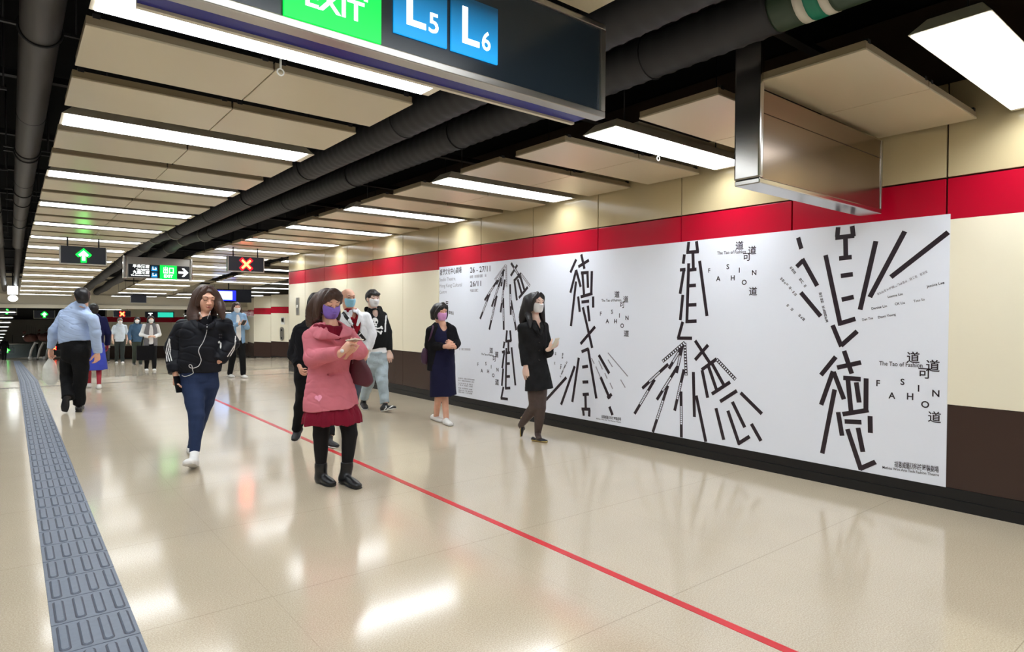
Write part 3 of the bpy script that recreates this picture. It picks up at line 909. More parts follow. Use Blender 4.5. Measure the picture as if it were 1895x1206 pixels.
LINES=[('The Tao of Fashion',1.993,0.987,1.702,0.989,0.032,0),
('胡恩威藝術科技時裝劇場',1.875,0.235,1.588,0.25,0.035,0),
('Mathias Woo Arts Tech Fashion Theatre',1.958,0.205,1.587,0.22,0.019,0),
('Yuhanmen,John Jr Cheung,Grace Nono',2.011,1.52,1.671,1.68,0.019,1),
('Jessica Lee',1.684,1.567,1.574,1.593,0.018,0),
('Leanne Lau',1.939,1.497,1.838,1.519,0.018,0),
('Denise Lin',2.053,1.409,1.945,1.43,0.018,0),
('CK Liu',1.89,1.442,1.823,1.454,0.018,0),
('Toto So',1.766,1.463,1.695,1.476,0.017,0),
('Dan Tse',2.119,1.323,2.042,1.338,0.018,0),
('Dawn Yeung',2.005,1.342,1.883,1.367,0.018,0),
('陳麗娟',2.708,1.765,2.663,1.704,0.024,0),
('黃俊明',2.626,1.663,2.578,1.597,0.024,0),
('林文傑',2.794,1.676,2.735,1.614,0.024,0),
('梁志華',2.714,1.594,2.66,1.529,0.023,0),
('周天明',2.732,1.443,2.675,1.392,0.024,0),
('李永康',2.63,1.36,2.57,1.306,0.024,0),
('演出 陳嘉欣 梁小琪',2.438,1.551,2.379,1.309,0.023,0),
('The Tao of Fashion',3.411,1.928,3.118,1.922,0.029,0),
('The Tao of Fashion',4.878,1.508,4.588,1.508,0.027,0),
('The Tao of Fashion',7.167,0.79,6.876,0.785,0.027,0),
('胡恩威藝術科技時裝劇場',4.862,0.207,4.574,0.215,0.027,0),
('Mathias Woo Arts Tech Fashion Theatre',4.941,0.182,4.574,0.189,0.014,0),
('陳麗娟',5.638,0.905,5.643,0.841,0.021,0),
('黃俊明',5.654,0.786,5.659,0.723,0.021,0),
('林文傑',5.513,0.899,5.517,0.833,0.022,0),
('梁志華',5.539,0.766,5.55,0.707,0.021,0),
('演出 陳嘉欣',5.422,0.796,5.538,0.603,0.021,0),
('香港文化中心劇場',8.267,1.961,7.674,1.974,0.07,0),
('Studio Theatre,',8.275,1.862,7.827,1.865,0.055,1),
('Hong Kong Cultural',8.275,1.768,7.664,1.768,0.055,1),
('Centre',8.274,1.669,8.072,1.679,0.049,1),
('26 - 27/11',7.455,1.954,6.969,1.953,0.079,0),
('五六 · 六日 8PM',7.454,1.878,7.051,1.883,0.041,1),
('26/11',7.453,1.757,7.183,1.758,0.074,0),
('五六 3PM',7.452,1.678,7.222,1.682,0.042,1),
('www.zuni.org.hk',7.723,0.829,7.441,0.838,0.033,1),
('節目資料 Programme information',7.745,0.408,7.332,0.415,0.019,1),
('節目資料 Programme information',7.745,0.375,7.332,0.382,0.019,1),
('節目資料 Programme information',7.745,0.336,7.379,0.341,0.019,1),
('節目資料 Programme information',7.744,0.308,7.379,0.313,0.019,1),
('節目資料 Programme information',7.744,0.265,7.379,0.272,0.019,1),
('節目資料 Programme information',7.744,0.231,7.379,0.239,0.019,1),
('節目資料 Programme information',7.743,0.203,7.378,0.211,0.019,1),
('衣',8.093,1.488,7.981,1.475,0.079,0),
('服之道',8.007,1.366,7.866,1.347,0.049,0)]

M_sheet = mat('mural_white', (236, 240, 250), 0.3, spec=0.4)
M_ink = mat('mural_ink', (44, 34, 42), 0.35, spec=0.4)
M_inkg = mat('mural_ink_grey', (150, 146, 156), 0.4)
mural = thing('wall_mural', 'long white printed mural with black brush-stroke characters along the right wall', 'mural', (WX, 4.9, 1.1))
mb = MB(); mb.box(WX - .0015, WX + .004, 1.545, 8.285, .150, 2.082)
mb.build('sheet', M_sheet, mural)
wl = (0, -1, 0)
XI = WX - .0025
NS = [0]


def stroke(mb, y0, z0, y1, z1, w, x=XI, mi=0):
    d = Vector((0, y1 - y0, z1 - z0)).normalized()
    n_ = Vector((0, -d.z, d.y)) * w / 2
    NS[0] += 1
    x -= .00002 * (NS[0] % 23)
    a, b_ = Vector((x, y0, z0)), Vector((x, y1, z1))
    mb.prism([a + n_, b_ + n_, b_ - n_, a - n_], (.0008, 0, 0), mi)


ART = {'1': 'stroke artwork of split figures at the left end of the mural', '2': 'tall figure-like character artwork left of the middle', '3': 'fan-shaped stroke artwork right of the middle', '4': 'stroke figure with spread lines at the right end'}
for k, lab in ART.items():
    mb = MB()
    for q in STROKES[k]:
        stroke(mb, *q, .036 if k != '3' else .033)
    mi = 1
    for q in STROKES.get(k + 't', []):
        w = .012 if k == '2' else .034
        stroke(mb, *q, w, XI, 0 if k == '3' else 1)
        if k != '2':
            (y0, z0, y1, z1) = q
            n_ = 11
            for j in range(n_):
                a, b_ = (j + .3) / n_, (j + .8) / n_
                stroke(mb, y0 + (y1 - y0) * a, z0 + (z1 - z0) * a, y0 + (y1 - y0) * b_, z0 + (z1 - z0) * b_, .018, XI - .0006, 2)
    # the fine light captions printed inside some strokes
    if k in '13':
        for q in STROKES[k][16 if k == '3' else 0:24 if k == '3' else 11]:
            (y0, z0, y1, z1) = q
            for j in range(9):
                a, b_ = .32 + j * .045, .355 + j * .045
                stroke(mb, y0 + (y1 - y0) * a, z0 + (z1 - z0) * a, y0 + (y1 - y0) * b_, z0 + (z1 - z0) * b_, .017, XI - .0006, 2)
    o = mb.build('artwork_print', [M_ink, M_inkg, M_sheet], mural)
    o['label'] = lab
mb = MB()
for i_, (s, y, z, h) in enumerate(TEXTS):
    if i_ and i_ % 11 == 0:
        mb.build('title_lettering', M_ink, mural)
        mb = MB()
    mb.text(s, (XI - .0002, y, z), wl, uz, h, None, bold=.012 if s in '道可' else .02, align='c')
mb.build('title_lettering', M_ink, mural)
LEGIBLE = {'陳麗娟', '黃俊明', '林文傑', '梁志華', '周天明', '李永康', '演出 陳嘉欣 梁小琪', '演出 陳嘉欣', '節目資料 Programme information', 'Yuhanmen, John Jr Cheung, Grace Nono', 'Yuhanmen,John Jr Cheung,Grace Nono', 'www.zuni.org.hk', '五六 · 六日 8PM', '五六 3PM', '衣', '服之道'}
big, small = MB(), MB()
rnd = random.Random(3)
for s, y0, z0, y1, z1, h, gr in LINES:
    a, b_ = Vector((XI - .0002, y0, z0)), Vector((XI - .0002, y1, z1))
    d = (b_ - a); ln = d.length; d.normalize()
    n_ = Vector((0, d.z, -d.y)) if d.y > 0 else Vector((0, -d.z, d.y))
    if n_.z < 0 and abs(d.z) < .9:
        n_ = -n_
    if s in LEGIBLE:                             # print too fine to read: rows of short marks
        p = 0
        while p < ln - h * .5:
            w = h * rnd.uniform(.45, .8)
            for r_ in (.1, .45, .8):
                q0, q1 = a + d * p + n_ * h * r_, a + d * (p + w) + n_ * h * r_
                if rnd.random() < .85:
                    stroke(small, q0.y, q0.z, q1.y, q1.z, h * .17, XI, gr)
            for r_ in (0, 1):
                if rnd.random() < .6:
                    q0 = a + d * (p + w * r_); q1 = q0 + n_ * h * .9
                    stroke(small, q0.y, q0.z, q1.y, q1.z, h * .15, XI, gr)
            p += h * (1.0 if rnd.random() < .85 else 1.9)
    else:
        big.text(s, a, d, n_, h, ln, gr, bold=.01 if not gr else 0)
big.build('information_lettering', [M_ink, M_inkg], mural)
small.build('fine_print', [M_ink, M_inkg], mural)
# ------------------------------------------------------------------ figures: smooth solids meshed from distance fields
import openvdb


def V3(*a):
    return Vector(a)


class Solid:
    """smooth unions of tapered elliptical tubes and ellipsoids, meshed as one closed surface"""

    def __init__(self, vox=.006):
        self.vox, self.ops, self.disp = vox, [], []

    def tube(self, P, W, D=None, side=None, k=.02, op='u', flat=(False, False), sub=3):
        P = [Vector(p) for p in P]
        n = len(P)
        W = [W] * n if not isinstance(W, (list, tuple)) else list(W)
        D = list(W) if D is None else ([D] * n if not isinstance(D, (list, tuple)) else list(D))
        if n > 2 and sub > 1:                    # Catmull-Rom between the given sections
            Q, QW, QD = [], [], []
            for i in range(n - 1):
                a, b, c, d = P[max(i - 1, 0)], P[i], P[i + 1], P[min(i + 2, n - 1)]
                wa, wb, wc, wd = (W[max(i - 1, 0)], W[i], W[i + 1], W[min(i + 2, n - 1)])
                da, db, dc, dd = (D[max(i - 1, 0)], D[i], D[i + 1], D[min(i + 2, n - 1)])
                for s in range(sub):
                    t = s / sub

                    def cr(p0, p1, p2, p3):
                        return .5 * ((2 * p1) + (p2 - p0) * t + (2 * p0 - 5 * p1 + 4 * p2 - p3) * t * t + (3 * p1 - p0 - 3 * p2 + p3) * t ** 3)
                    Q.append(cr(a, b, c, d)); QW.append(max(.002, cr(wa, wb, wc, wd))); QD.append(max(.002, cr(da, db, dc, dd)))
            P, W, D = Q + [P[-1]], QW + [W[-1]], QD + [D[-1]]
        self.ops.append(('tube', op, k, P, W, D, side, flat))
        return self

    def ball(self, c, r, R=None, k=.02, op='u'):
        r = (r, r, r) if not isinstance(r, (list, tuple)) else r
        self.ops.append(('ball', op, k, Vector(c), r, R))
        return self

    def cut(self, o, n):
        """keep only what lies below the plane through o with normal n"""
        self.ops.append(('cut', 'cut', 0, Vector(o), Vector(n).normalized()))
        return self

    def wrinkle(self, amp, freq, seed=1, stretch=(1, 1, 1), n=7, fold=0.0):
        self.disp.append((amp, freq, seed, stretch, n, fold))
        return self

    def fields(self):
        lo, hi = np.full(3, 1e9), np.full(3, -1e9)
        boxes = []
        for o in self.ops:
            if o[0] == 'tube':
                m = max(max(o[4]), max(o[5]))
                A = np.array([tuple(p) for p in o[3]])
                b0, b1 = A.min(0) - m, A.max(0) + m
            elif o[0] == 'ball':
                m = max(o[4]); c = np.array(o[3]); b0, b1 = c - m, c + m
            else:
                b0 = b1 = None
            boxes.append((b0, b1))
            if o[1] == 'u':
                lo, hi = np.minimum(lo, b0), np.maximum(hi, b1)
        pad = self.vox * 4 + .012
        lo, hi = lo - pad, hi + pad
        v = self.vox
        n = np.ceil((hi - lo) / v).astype(int) + 1
        F = np.full(n, .05, np.float32)
        ax = [(lo[i] + v * np.arange(n[i])).astype(np.float32) for i in range(3)]
        for o, (b0, b1) in zip(self.ops, boxes):
            if o[0] == 'cut':
                p, nn = o[3], o[4]
                d = (ax[0] - p.x)[:, None, None] * nn.x + (ax[1] - p.y)[None, :, None] * nn.y + (ax[2] - p.z)[None, None, :] * nn.z
                F = np.maximum(F, d.astype(np.float32))
                continue
            g = o[2] + v * 3 + .004
            i0 = np.maximum(0, np.floor((b0 - g - lo) / v).astype(int))
            i1 = np.minimum(n, np.ceil((b1 + g - lo) / v).astype(int) + 1)
            if np.any(i1 <= i0):
                continue
            sl = tuple(slice(int(a), int(b)) for a, b in zip(i0, i1))
            X, Y, Z = np.meshgrid(ax[0][sl[0]], ax[1][sl[1]], ax[2][sl[2]], indexing='ij', sparse=True)
            if o[0] == 'ball':
                c, r, R = o[3], o[4], o[5]
                x, y, z = X - c.x, Y - c.y, Z - c.z
                if R is not None:
                    x, y, z = (R[0][0] * x + R[1][0] * y + R[2][0] * z, R[0][1] * x + R[1][1] * y + R[2][1] * z, R[0][2] * x + R[1][2] * y + R[2][2] * z)
                k0 = np.sqrt((x / r[0]) ** 2 + (y / r[1]) ** 2 + (z / r[2]) ** 2)
                k1 = np.sqrt((x / r[0] ** 2) ** 2 + (y / r[1] ** 2) ** 2 + (z / r[2] ** 2) ** 2)
                d = k0 * (k0 - 1) / np.maximum(k1, 1e-4)
                d = np.where(k0 < .05, -min(r), d)
            else:
                P, W, D, side, flat = o[3:]
                d = None
                ns = len(P) - 1
                for i in range(ns):
                    a, b = P[i], P[i + 1]
                    e = b - a
                    L = e.length
                    if L < 1e-6:
                        continue
                    e = e / L
                    s = Vector(side) if side is not None else (Vector((0, 0, 1)) if abs(e.z) < .9 else Vector((1, 0, 0)))
                    s = s - e * s.dot(e)
                    s.normalize()
                    nn = e.cross(s)
                    x, y, z = X - a.x, Y - a.y, Z - a.z
                    h = x * e.x + y * e.y + z * e.z
                    t = np.clip(h / L, 0, 1)
                    al = h - t * L
                    ps = x * s.x + y * s.y + z * s.z
                    pn = x * nn.x + y * nn.y + z * nn.z
                    w = W[i] + (W[i + 1] - W[i]) * t
                    q = D[i] + (D[i + 1] - D[i]) * t
                    m = np.minimum(w, q)
                    fl = (flat[0] and i == 0, flat[1] and i == ns - 1)
                    if fl[0]:
                        al = np.where(h < 0, 0, al)
                    if fl[1]:
                        al = np.where(h > L, 0, al)
                    k0 = np.sqrt((ps / w) ** 2 + (pn / q) ** 2 + (al / m) ** 2)
                    k1 = np.sqrt((ps / w ** 2) ** 2 + (pn / q ** 2) ** 2 + (al / m ** 2) ** 2)
                    di = k0 * (k0 - 1) / np.maximum(k1, 1e-3)
                    di = np.where(k0 < .08, -m, di)
                    d = di if d is None else np.minimum(d, di)
                for end, pt, nx in ((0, P[0], P[1]), (1, P[-1], P[-2])):
                    if flat[end]:
                        e = (pt - nx).normalized()
                        d = np.maximum(d, (X - pt.x) * e.x + (Y - pt.y) * e.y + (Z - pt.z) * e.z)
            d = d.astype(np.float32)
            f = F[sl]
            k = max(o[2], 1e-5)
            if o[1] == 'u':
                h = np.clip(.5 + .5 * (d - f) / k, 0, 1)
                F[sl] = d + (f - d) * h - k * h * (1 - h)
            elif o[1] == 's':
                d = -d
                h = np.clip(.5 - .5 * (d - f) / k, 0, 1)
                F[sl] = d + (f - d) * h + k * h * (1 - h)
        for amp, freq, seed, st, nw, fold in self.disp:
            rs = np.random.RandomState(seed)
            acc = np.zeros(n, np.float32)
            X, Y, Z = np.meshgrid(*ax, indexing='ij', sparse=True)
            for i in range(nw):
                kv = rs.normal(size=3)
                kv = kv / np.linalg.norm(kv) * freq * (0.6 + .9 * rs.rand()) * np.array(st)
                acc += np.sin(X * kv[0] + Y * kv[1] + Z * kv[2] + rs.rand() * 6.28).astype(np.float32)
            acc /= math.sqrt(nw)
            F += amp * acc
            if fold:
                F += fold * np.exp(-(acc * 4.5) ** 2)
        return F, lo

    def build(self, name, mats, parent=None):
        F, lo = self.fields()
        g = openvdb.FloatGrid(.05)
        g.copyFromArray(np.ascontiguousarray(F))
        pts, quads = g.convertToQuads(isovalue=0.0)
        pts = pts * self.vox + lo
        me = bpy.data.meshes.new(name)
        off = Vector()
        p = parent
        while p is not None:
            off += p.location
            p = p.parent
        pts = pts - np.array(off)
        nv, nf = len(pts), len(quads)
        me.vertices.add(nv)
        me.vertices.foreach_set('co', pts.astype(np.float32).ravel())
        me.loops.add(nf * 4)
        me.loops.foreach_set('vertex_index', np.ascontiguousarray(quads[:, ::-1]).astype(np.int32).ravel())
        me.polygons.add(nf)
        me.polygons.foreach_set('loop_start', np.arange(nf, dtype=np.int32) * 4)
        me.polygons.foreach_set('use_smooth', np.ones(nf, bool))
        me.update(calc_edges=True)
        for m in (mats if isinstance(mats, (list, tuple)) else [mats]):
            me.materials.append(m)
        o = bpy.data.objects.new(name, me)
        COL.objects.link(o)
        if parent is not None:
            o.parent = parent
        return o


def at(px, py, d):
    """the point of the place seen at frame position (px, py), d metres ahead of the camera"""
    u, v = (px - 947.5) / FOC, (603 - py) / FOC
    c, s = math.cos(ROL), math.sin(ROL)
    u, v = c * u - s * v, s * u + c * v
    fw = math.cos(PIT) - v * math.sin(PIT)
    up_ = math.sin(PIT) + v * math.cos(PIT)
    k = d / fw
    return Vector((math.sin(YAW) * d + math.cos(YAW) * u * k, math.cos(YAW) * d - math.sin(YAW) * u * k, CAM_H + up_ * k))


def hair_material(name, rgb, sheen=.35):
    m = mat(name, rgb, 0.42, spec=0.5)
    nt = m.node_tree
    b = nt.nodes['Principled BSDF']
    tc = nt.nodes.new('ShaderNodeTexCoord')
    mp = nt.nodes.new('ShaderNodeMapping')
    mp.inputs['Scale'].default_value = (150, 150, 9)
    n = nt.nodes.new('ShaderNodeTexNoise')
    n.inputs['Scale'].default_value = 1.0
    n.inputs['Detail'].default_value = 3
    nt.links.new(tc.outputs['Object'], mp.inputs['Vector'])
    nt.links.new(mp.outputs['Vector'], n.inputs['Vector'])
    r = nt.nodes.new('ShaderNodeValToRGB')
    c = lin(rgb)
    r.color_ramp.elements[0].color = tuple(x * .45 for x in c[:3]) + (1,)
    r.color_ramp.elements[1].color = tuple(min(1, x * 1.7) for x in c[:3]) + (1,)
    nt.links.new(n.outputs['Fac'], r.inputs['Fac'])
    nt.links.new(r.outputs['Color'], b.inputs['Base Color'])
    bp = nt.nodes.new('ShaderNodeBump')
    bp.inputs['Strength'].default_value = .5
    bp.inputs['Distance'].default_value = .004
    nt.links.new(n.outputs['Fac'], bp.inputs['Height'])
    nt.links.new(bp.outputs['Normal'], b.inputs['Normal'])
    return m


def skin_material(name, rgb):
    m = mat(name, rgb, 0.48, spec=0.4, noise=(18, .06))
    b = m.node_tree.nodes['Principled BSDF']
    b.inputs['Subsurface Weight'].default_value = .12
    b.inputs['Subsurface Radius'].default_value = (.012, .005, .003)
    b.inputs['Subsurface Scale'].default_value = .6
    return m


SK_A = skin_material('skin_light', (236, 194, 172))
SK_B = skin_material('skin_tan', (226, 174, 148))
SK_C = skin_material('skin_pale', (242, 208, 192))
H_BROWN = hair_material('hair_brown', (62, 40, 30))
H_BLACK = hair_material('hair_black', (24, 20, 22))
M_iris = mat('eye_dark', (30, 20, 18), .25)
M_eyew = mat('eye_white', (225, 220, 216), .3)
M_lip = mat('lip_rose', (176, 98, 90), .4)


class Person:
    def __init__(self, label, D, heading=(0, -1), vox=.006, group=None, lod=0):
        self.D, self.vox, self.lod = D, vox, lod
        h = Vector((heading[0], heading[1], 0)).normalized()
        self.fwd, self.left = h, Vector((-h.y, h.x, 0))
        self.label, self.group = label, group

    def p(self, q):
        return at(q[0], q[1], self.D + (q[2] if len(q) > 2 else 0))

    def begin(self, hips):
        c = self.p(hips)
        self.root = thing('person', self.label, 'person', (c.x, c.y, floor_z(c.y)), self.group)
        return self

    # --- head in its own frame: x to the person's left, y forward, z up
    def set_head(self, q, yaw=0, pitch=0, roll=0, s=1.0):
        self.hc, self.hs = self.p(q), s
        R0 = Matrix((self.left, self.fwd, (0, 0, 1))).transposed()
        self.HR = R0 @ Matrix.Rotation(math.radians(yaw), 3, 'Z') @ Matrix.Rotation(math.radians(pitch), 3, 'X') @ Matrix.Rotation(math.radians(roll), 3, 'Y')

    def h(self, x, y, z):
        return self.hc + self.HR @ (Vector((x, y, z)) * self.hs)

    def hball(self, sd, c, r, k=.02, op='u'):
        r = (r, r, r) if not isinstance(r, (tuple, list)) else r
        sd.ball(self.h(*c), tuple(x * self.hs for x in r), self.HR, k, op)

    def htube(self, sd, P, W, D=None, k=.02, op='u', side=(1, 0, 0), **kw):
        s = self.hs
        f = lambda a: None if a is None else ([x * s for x in a] if isinstance(a, (list, tuple)) else a * s)
        sd.tube([self.h(*q) for q in P], f(W), f(D), self.HR @ Vector(side), k, op, **kw)

    def head_ops(self, sd, neck, nr=.052, bald=False):
        hb, ht = self.hball, self.htube
        hb(sd, (0, -.014, .032), (.072, .092, .078))
        hb(sd, (0, .026, -.018), (.061, .066, .078), .03)
        hb(sd, (0, .048, -.080), (.036, .034, .028), .045)
        if self.lod < 2:
            for s in (-1, 1):
                hb(sd, (s * .036, .050, -.030), .026, .03)
                hb(sd, (s * .031, .100, .010), (.018, .014, .011), .014, 's')
                hb(sd, (s * .031, .0795, .008), (.016, .0135, .011), .004)
                hb(sd, (s * .012, .096, -.030), (.009, .011, .008), .008)
                hb(sd, (s * .074, -.010, -.006), (.009, .018, .031), .008)
            ht(sd, [(-.042, .076, .030), (0, .086, .028), (.042, .076, .030)], .012, k=.018)
            ht(sd, [(0, .086, .014), (0, .100, -.010), (0, .108, -.026)], [.007, .009, .012], k=.010)
            hb(sd, (0, .0925, -.0535), (.022, .010, .006), .006)
            hb(sd, (0, .0895, -.0635), (.019, .010, .0065), .006)
        sd.tube([self.h(0, -.022, -.045), self.h(0, -.024, -.09), neck], [nr, nr * .96, nr * 1.12], k=.03)

    def face_parts(self, body, hair, lips=False, closed=False):
        if self.lod >= 2:
            return
        for s in (-1, 1):
            e = Solid(.0022 if self.lod == 0 else .003)
            if closed:
                self.htube(e, [(s * .046, .083, .002), (s * .031, .0935, -.001), (s * .017, .090, .002)], .0022, k=.001)
            else:
                self.hball(e, (s * .031, .0895, .0065), (.0128, .005, .0038))
            e.build('eye', M_iris, self.root)
            e = Solid(.0025)
            self.htube(e, [(s * .051, .075, .026), (s * .034, .092, .033), (s * .015, .095, .027)], [.002, .0031, .0026], k=.001)
            e.build('eyebrow', hair, self.root)
        if lips:
            e = Solid(.0025)
            self.htube(e, [(-.021, .089, -.058), (0, .1025, -.0555), (.021, .089, -.058)], [.0025, .0052, .0025], k=.001)
            self.htube(e, [(-.017, .088, -.061), (0, .0985, -.065), (.017, .088, -.061)], [.0025, .0058, .0025], k=.001)
            e.build('lips', M_lip, self.root)

    def mask(self, m, straps=True):
        sd = Solid(.003 if self.lod == 0 else (.004 if self.lod == 1 else .007))
        self.hball(sd, (0, .034, -.022), (.0715, .074, .083), 0)
        self.hball(sd, (0, .052, -.080), (.043, .042, .034), .04)
        self.htube(sd, [(0, .094, .004), (0, .112, -.024), (0, .108, -.05)], [.012, .019, .016], k=.025)
        up_, dn, bk = self.HR @ Vector((0, .25, 1)), self.HR @ Vector((0, .1, -1)), self.HR @ Vector((0, -1, 0))
        sd.cut(self.h(0, .09, -.007), up_)
        sd.cut(self.h(0, .05, -.108), dn)
        for sg in (-1, 1):
            self.hball(sd, (sg * .036, .052, -.034), .0305, .01)
        sd.cut(self.h(0, .044, 0), bk)
        for z in (-.028, -.048, -.068):           # pleats
            if self.lod == 0:
                self.htube(sd, [(-.062, .07, z), (-.035, .112, z), (0, .125, z), (.035, .112, z), (.062, .07, z)], .0025, k=.004, op='s')
        o = sd.build('face_mask', m, self.root)
        if straps and self.lod < 2:
            mb = MB()
            for s in (-1, 1):
                for za, zb in ((-.008, .012), (-.075, -.03)):
                    mb.tube([self.h(s * .060, .042, za), self.h(s * .076, .010, (za + zb) / 2), self.h(s * .080, -.014, zb)], .0018, 5)
            st = mb.build('ear_loop', m, self.root)
            st.parent = o
            st.location = -o.location
        return o

    # --- hands
    def hand_ops(self, sd, w, d, pn, thumb=1, curl=.35, s=1.0, spread=.08, thumb_out=.6):
        """w wrist, d direction to the knuckles, pn palm normal, thumb = side of the thumb along d x pn"""
        w, d = Vector(w), Vector(d).normalized()
        pn = Vector(pn)
        pn = (pn - d * pn.dot(d)).normalized()
        lt = d.cross(pn) * thumb
        r = s
        sd.tube([w - d * .03 * r, w + d * .012 * r, w + d * .05 * r, w + d * .088 * r], [.027 * r, .03 * r, .04 * r, .041 * r], [.021 * r, .019 * r, .0165 * r, .0135 * r], lt, .012)
        for i, (o, ln, rr) in enumerate(((.030, .070, .0088), (.010, .078, .0092), (-.011, .073, .0088), (-.030, .057, .0078))):
            q = w + d * (.086 - .004 * abs(i - 1)) * r + lt * o * r
            dv = (d + lt * spread * (1.2 - i * .8)).normalized()
            pts = [q - dv * .02 * r, q]
            a = curl * (.55 + .12 * i)
            for f_, g in ((.42, .7), (.33, 1.1), (.25, .9)):
                ang = a * g
                ax_ = dv.cross(pn)
                dv = (Matrix.Rotation(ang, 3, ax_) @ dv).normalized()
                q = q + dv * ln * f_ * r
                pts.append(q.copy())
            sd.tube(pts, [rr * r, rr * 1.05 * r, rr * r, rr * .95 * r, rr * .8 * r], k=.004, sub=2)
        q = w + d * .018 * r + lt * .024 * r + pn * .004
        dv = (d * .75 + lt * thumb_out + pn * .35).normalized()
        p2 = q + dv * .042 * r
        dv2 = (dv + d * .35 + pn * .25 * curl - lt * .2).normalized()
        p3 = p2 + dv2 * .032 * r
        p4 = p3 + (dv2 + pn * .3 * curl).normalized() * .024 * r
        sd.tube([q, p2, p3, p4], [.0145 * r, .0125 * r, .0105 * r, .008 * r], k=.008, sub=2)

    # --- shoe: heel and toe points on the sole line
    def shoe(self, name, m, heel, toe, ankle, sole=None, w=.043, hgt=.062, collar=.0, boot=False, pointed=False, low=False, up=None):
        heel, toe, ankle = Vector(heel), Vector(toe), Vector(ankle)
        d = (toe - heel)
        L = d.length
        d.normalize()
        up = Vector(up) if up is not None else Vector((0, 0, 1))
        up = (up - d * up.dot(d)).normalized()
        lt = d.cross(up)
        v = .0035 if self.lod == 0 else (.005 if self.lod == 1 else .008)
        sd = Solid(v)
        h = hgt
        f = lambda t, z: heel + d * (L * t) + up * z
        tip = .55 if pointed else .8
        sd.tube([f(.10, h * .5), f(.32, h * .52), f(.66, h * .42), f(.9, h * .33)], [w * .78, w * .8, w * 1.02, w * tip], [h * .56, h * .56, h * .44, h * .32], lt, .02)
        if not low:
            sd.tube([f(.2, h * .6), ankle + up * collar], [w * .8, w * .78 if not boot else w * .98], k=.03)
        if boot:
            sd.tube([f(.2, h * .5), ankle, ankle + up * .05], [w * .95, w * 1.0, w * 1.08], k=.03, flat=(False, True))
        if low:
            sd.ball(f(.36, h * 1.05), (.036, L * .3, .03), None, .008, 's')
        sd.cut(heel + up * .004, -up)
        o = sd.build(name, m, self.root)
        if sole is not None:
            sd = Solid(v)
            t_ = .011 if not boot else .009
            sd.tube([f(.08, t_), f(.34, t_), f(.68, t_), f(.93, t_)], [w * .86, w * .82, w * 1.06, w * tip * 1.02], t_, lt, .004)
            so = sd.build('sole', sole, None)
            so.parent = o
            so.location = -(self.root.location + o.location)
        return o


def fabric(name, rgb, rough=.8, bump=.25, scale=260, noise=.08):
    return mat(name, rgb, rough, spec=.25, noise=(9, noise), bump=(scale, bump * .45))
# ------------------------------------------------------------------ the people
from mathutils.bvhtree import BVHTree
CAM_P = Vector((0, 0, CAM_H))
CR_, CF_ = Vector((math.cos(YAW), -math.sin(YAW), 0)), Vector((math.sin(YAW), math.cos(YAW), 0))


def cv(a, b, c):
    """a direction: a to the right of the view, b up, c away from it"""
    return CR_ * a + Vector((0, 0, b)) + CF_ * c


def ground(px, py):
    lo, hi = 2.0, 80.0
    for _ in range(50):
        m = (lo + hi) / 2
        q = at(px, py, m)
        if q.z > floor_z(q.y):
            lo = m
        else:
            hi = m
    return at(px, py, lo)


def surface(o):
    me = o.data
    off = Vector(o.location)
    p = o.parent
    while p is not None:
        off += p.location
        p = p.parent
    return BVHTree.FromPolygons([v.co + off for v in me.vertices], [tuple(p.vertices) for p in me.polygons])


def hit(bvh, px, py, lift=.002):
    d = (at(px, py, 5) - CAM_P).normalized()
    loc, n, _, _ = bvh.ray_cast(CAM_P, d)
    if loc is None:
        return None
    if n.dot(d) > 0:
        n = -n
    return loc + n * lift


def sew(o, name, m, inside, box, step=1.0, lift=.0022, parent=None, label=None):
    """a print sewn onto the garment o: the cells of inside(px, py) laid on its surface"""
    b = surface(o)
    x0, y0, x1, y1 = box
    nx, ny = int((x1 - x0) / step) + 1, int((y1 - y0) / step) + 1
    vid, mb = {}, MB()
    vs, fs = [], []

    def vert(i, j):
        if (i, j) not in vid:
            q = hit(b, x0 + i * step, y0 + j * step, lift)
            vid[(i, j)] = None if q is None else len(vs)
            if q is not None:
                vs.append(q)
        return vid[(i, j)]
    for i in range(nx):
        for j in range(ny):
            if inside(x0 + (i + .5) * step, y0 + (j + .5) * step):
                q = [vert(i, j), vert(i + 1, j), vert(i + 1, j + 1), vert(i, j + 1)]
                if None not in q:
                    ds = [(vs[a] - CAM_P).length for a in q]
                    if max(ds) - min(ds) < .12:
                        fs.append(tuple(q[::-1]))
    mb.add(vs, fs, 0, True)
    r = parent or o
    root = r
    ob = mb.build(name, m, None)
    off = Vector()
    p = r
    while p is not None:
        off += p.location
        p = p.parent
    ob.parent = r
    ob.location = -off
    if label:
        ob['label'] = label
    return ob


def seg_in(pts, w):
    """inside test of a stroked pixel polyline"""
    def f(x, y):
        for (ax, ay), (bx, by) in zip(pts[:-1], pts[1:]):
            dx, dy = bx - ax, by - ay
            L = dx * dx + dy * dy
            t = max(0, min(1, ((x - ax) * dx + (y - ay) * dy) / L)) if L else 0
            if (x - ax - t * dx) ** 2 + (y - ay - t * dy) ** 2 < w * w / 4:
                return True
        return False
    return f


def any_in(*fs):
    return lambda x, y: any(f(x, y) for f in fs)


def ell(cx, cy, rx, ry):
    return lambda x, y: ((x - cx) / rx) ** 2 + ((y - cy) / ry) ** 2 < 1


def mid(a, b, t=.5):
    return a + (b - a) * t


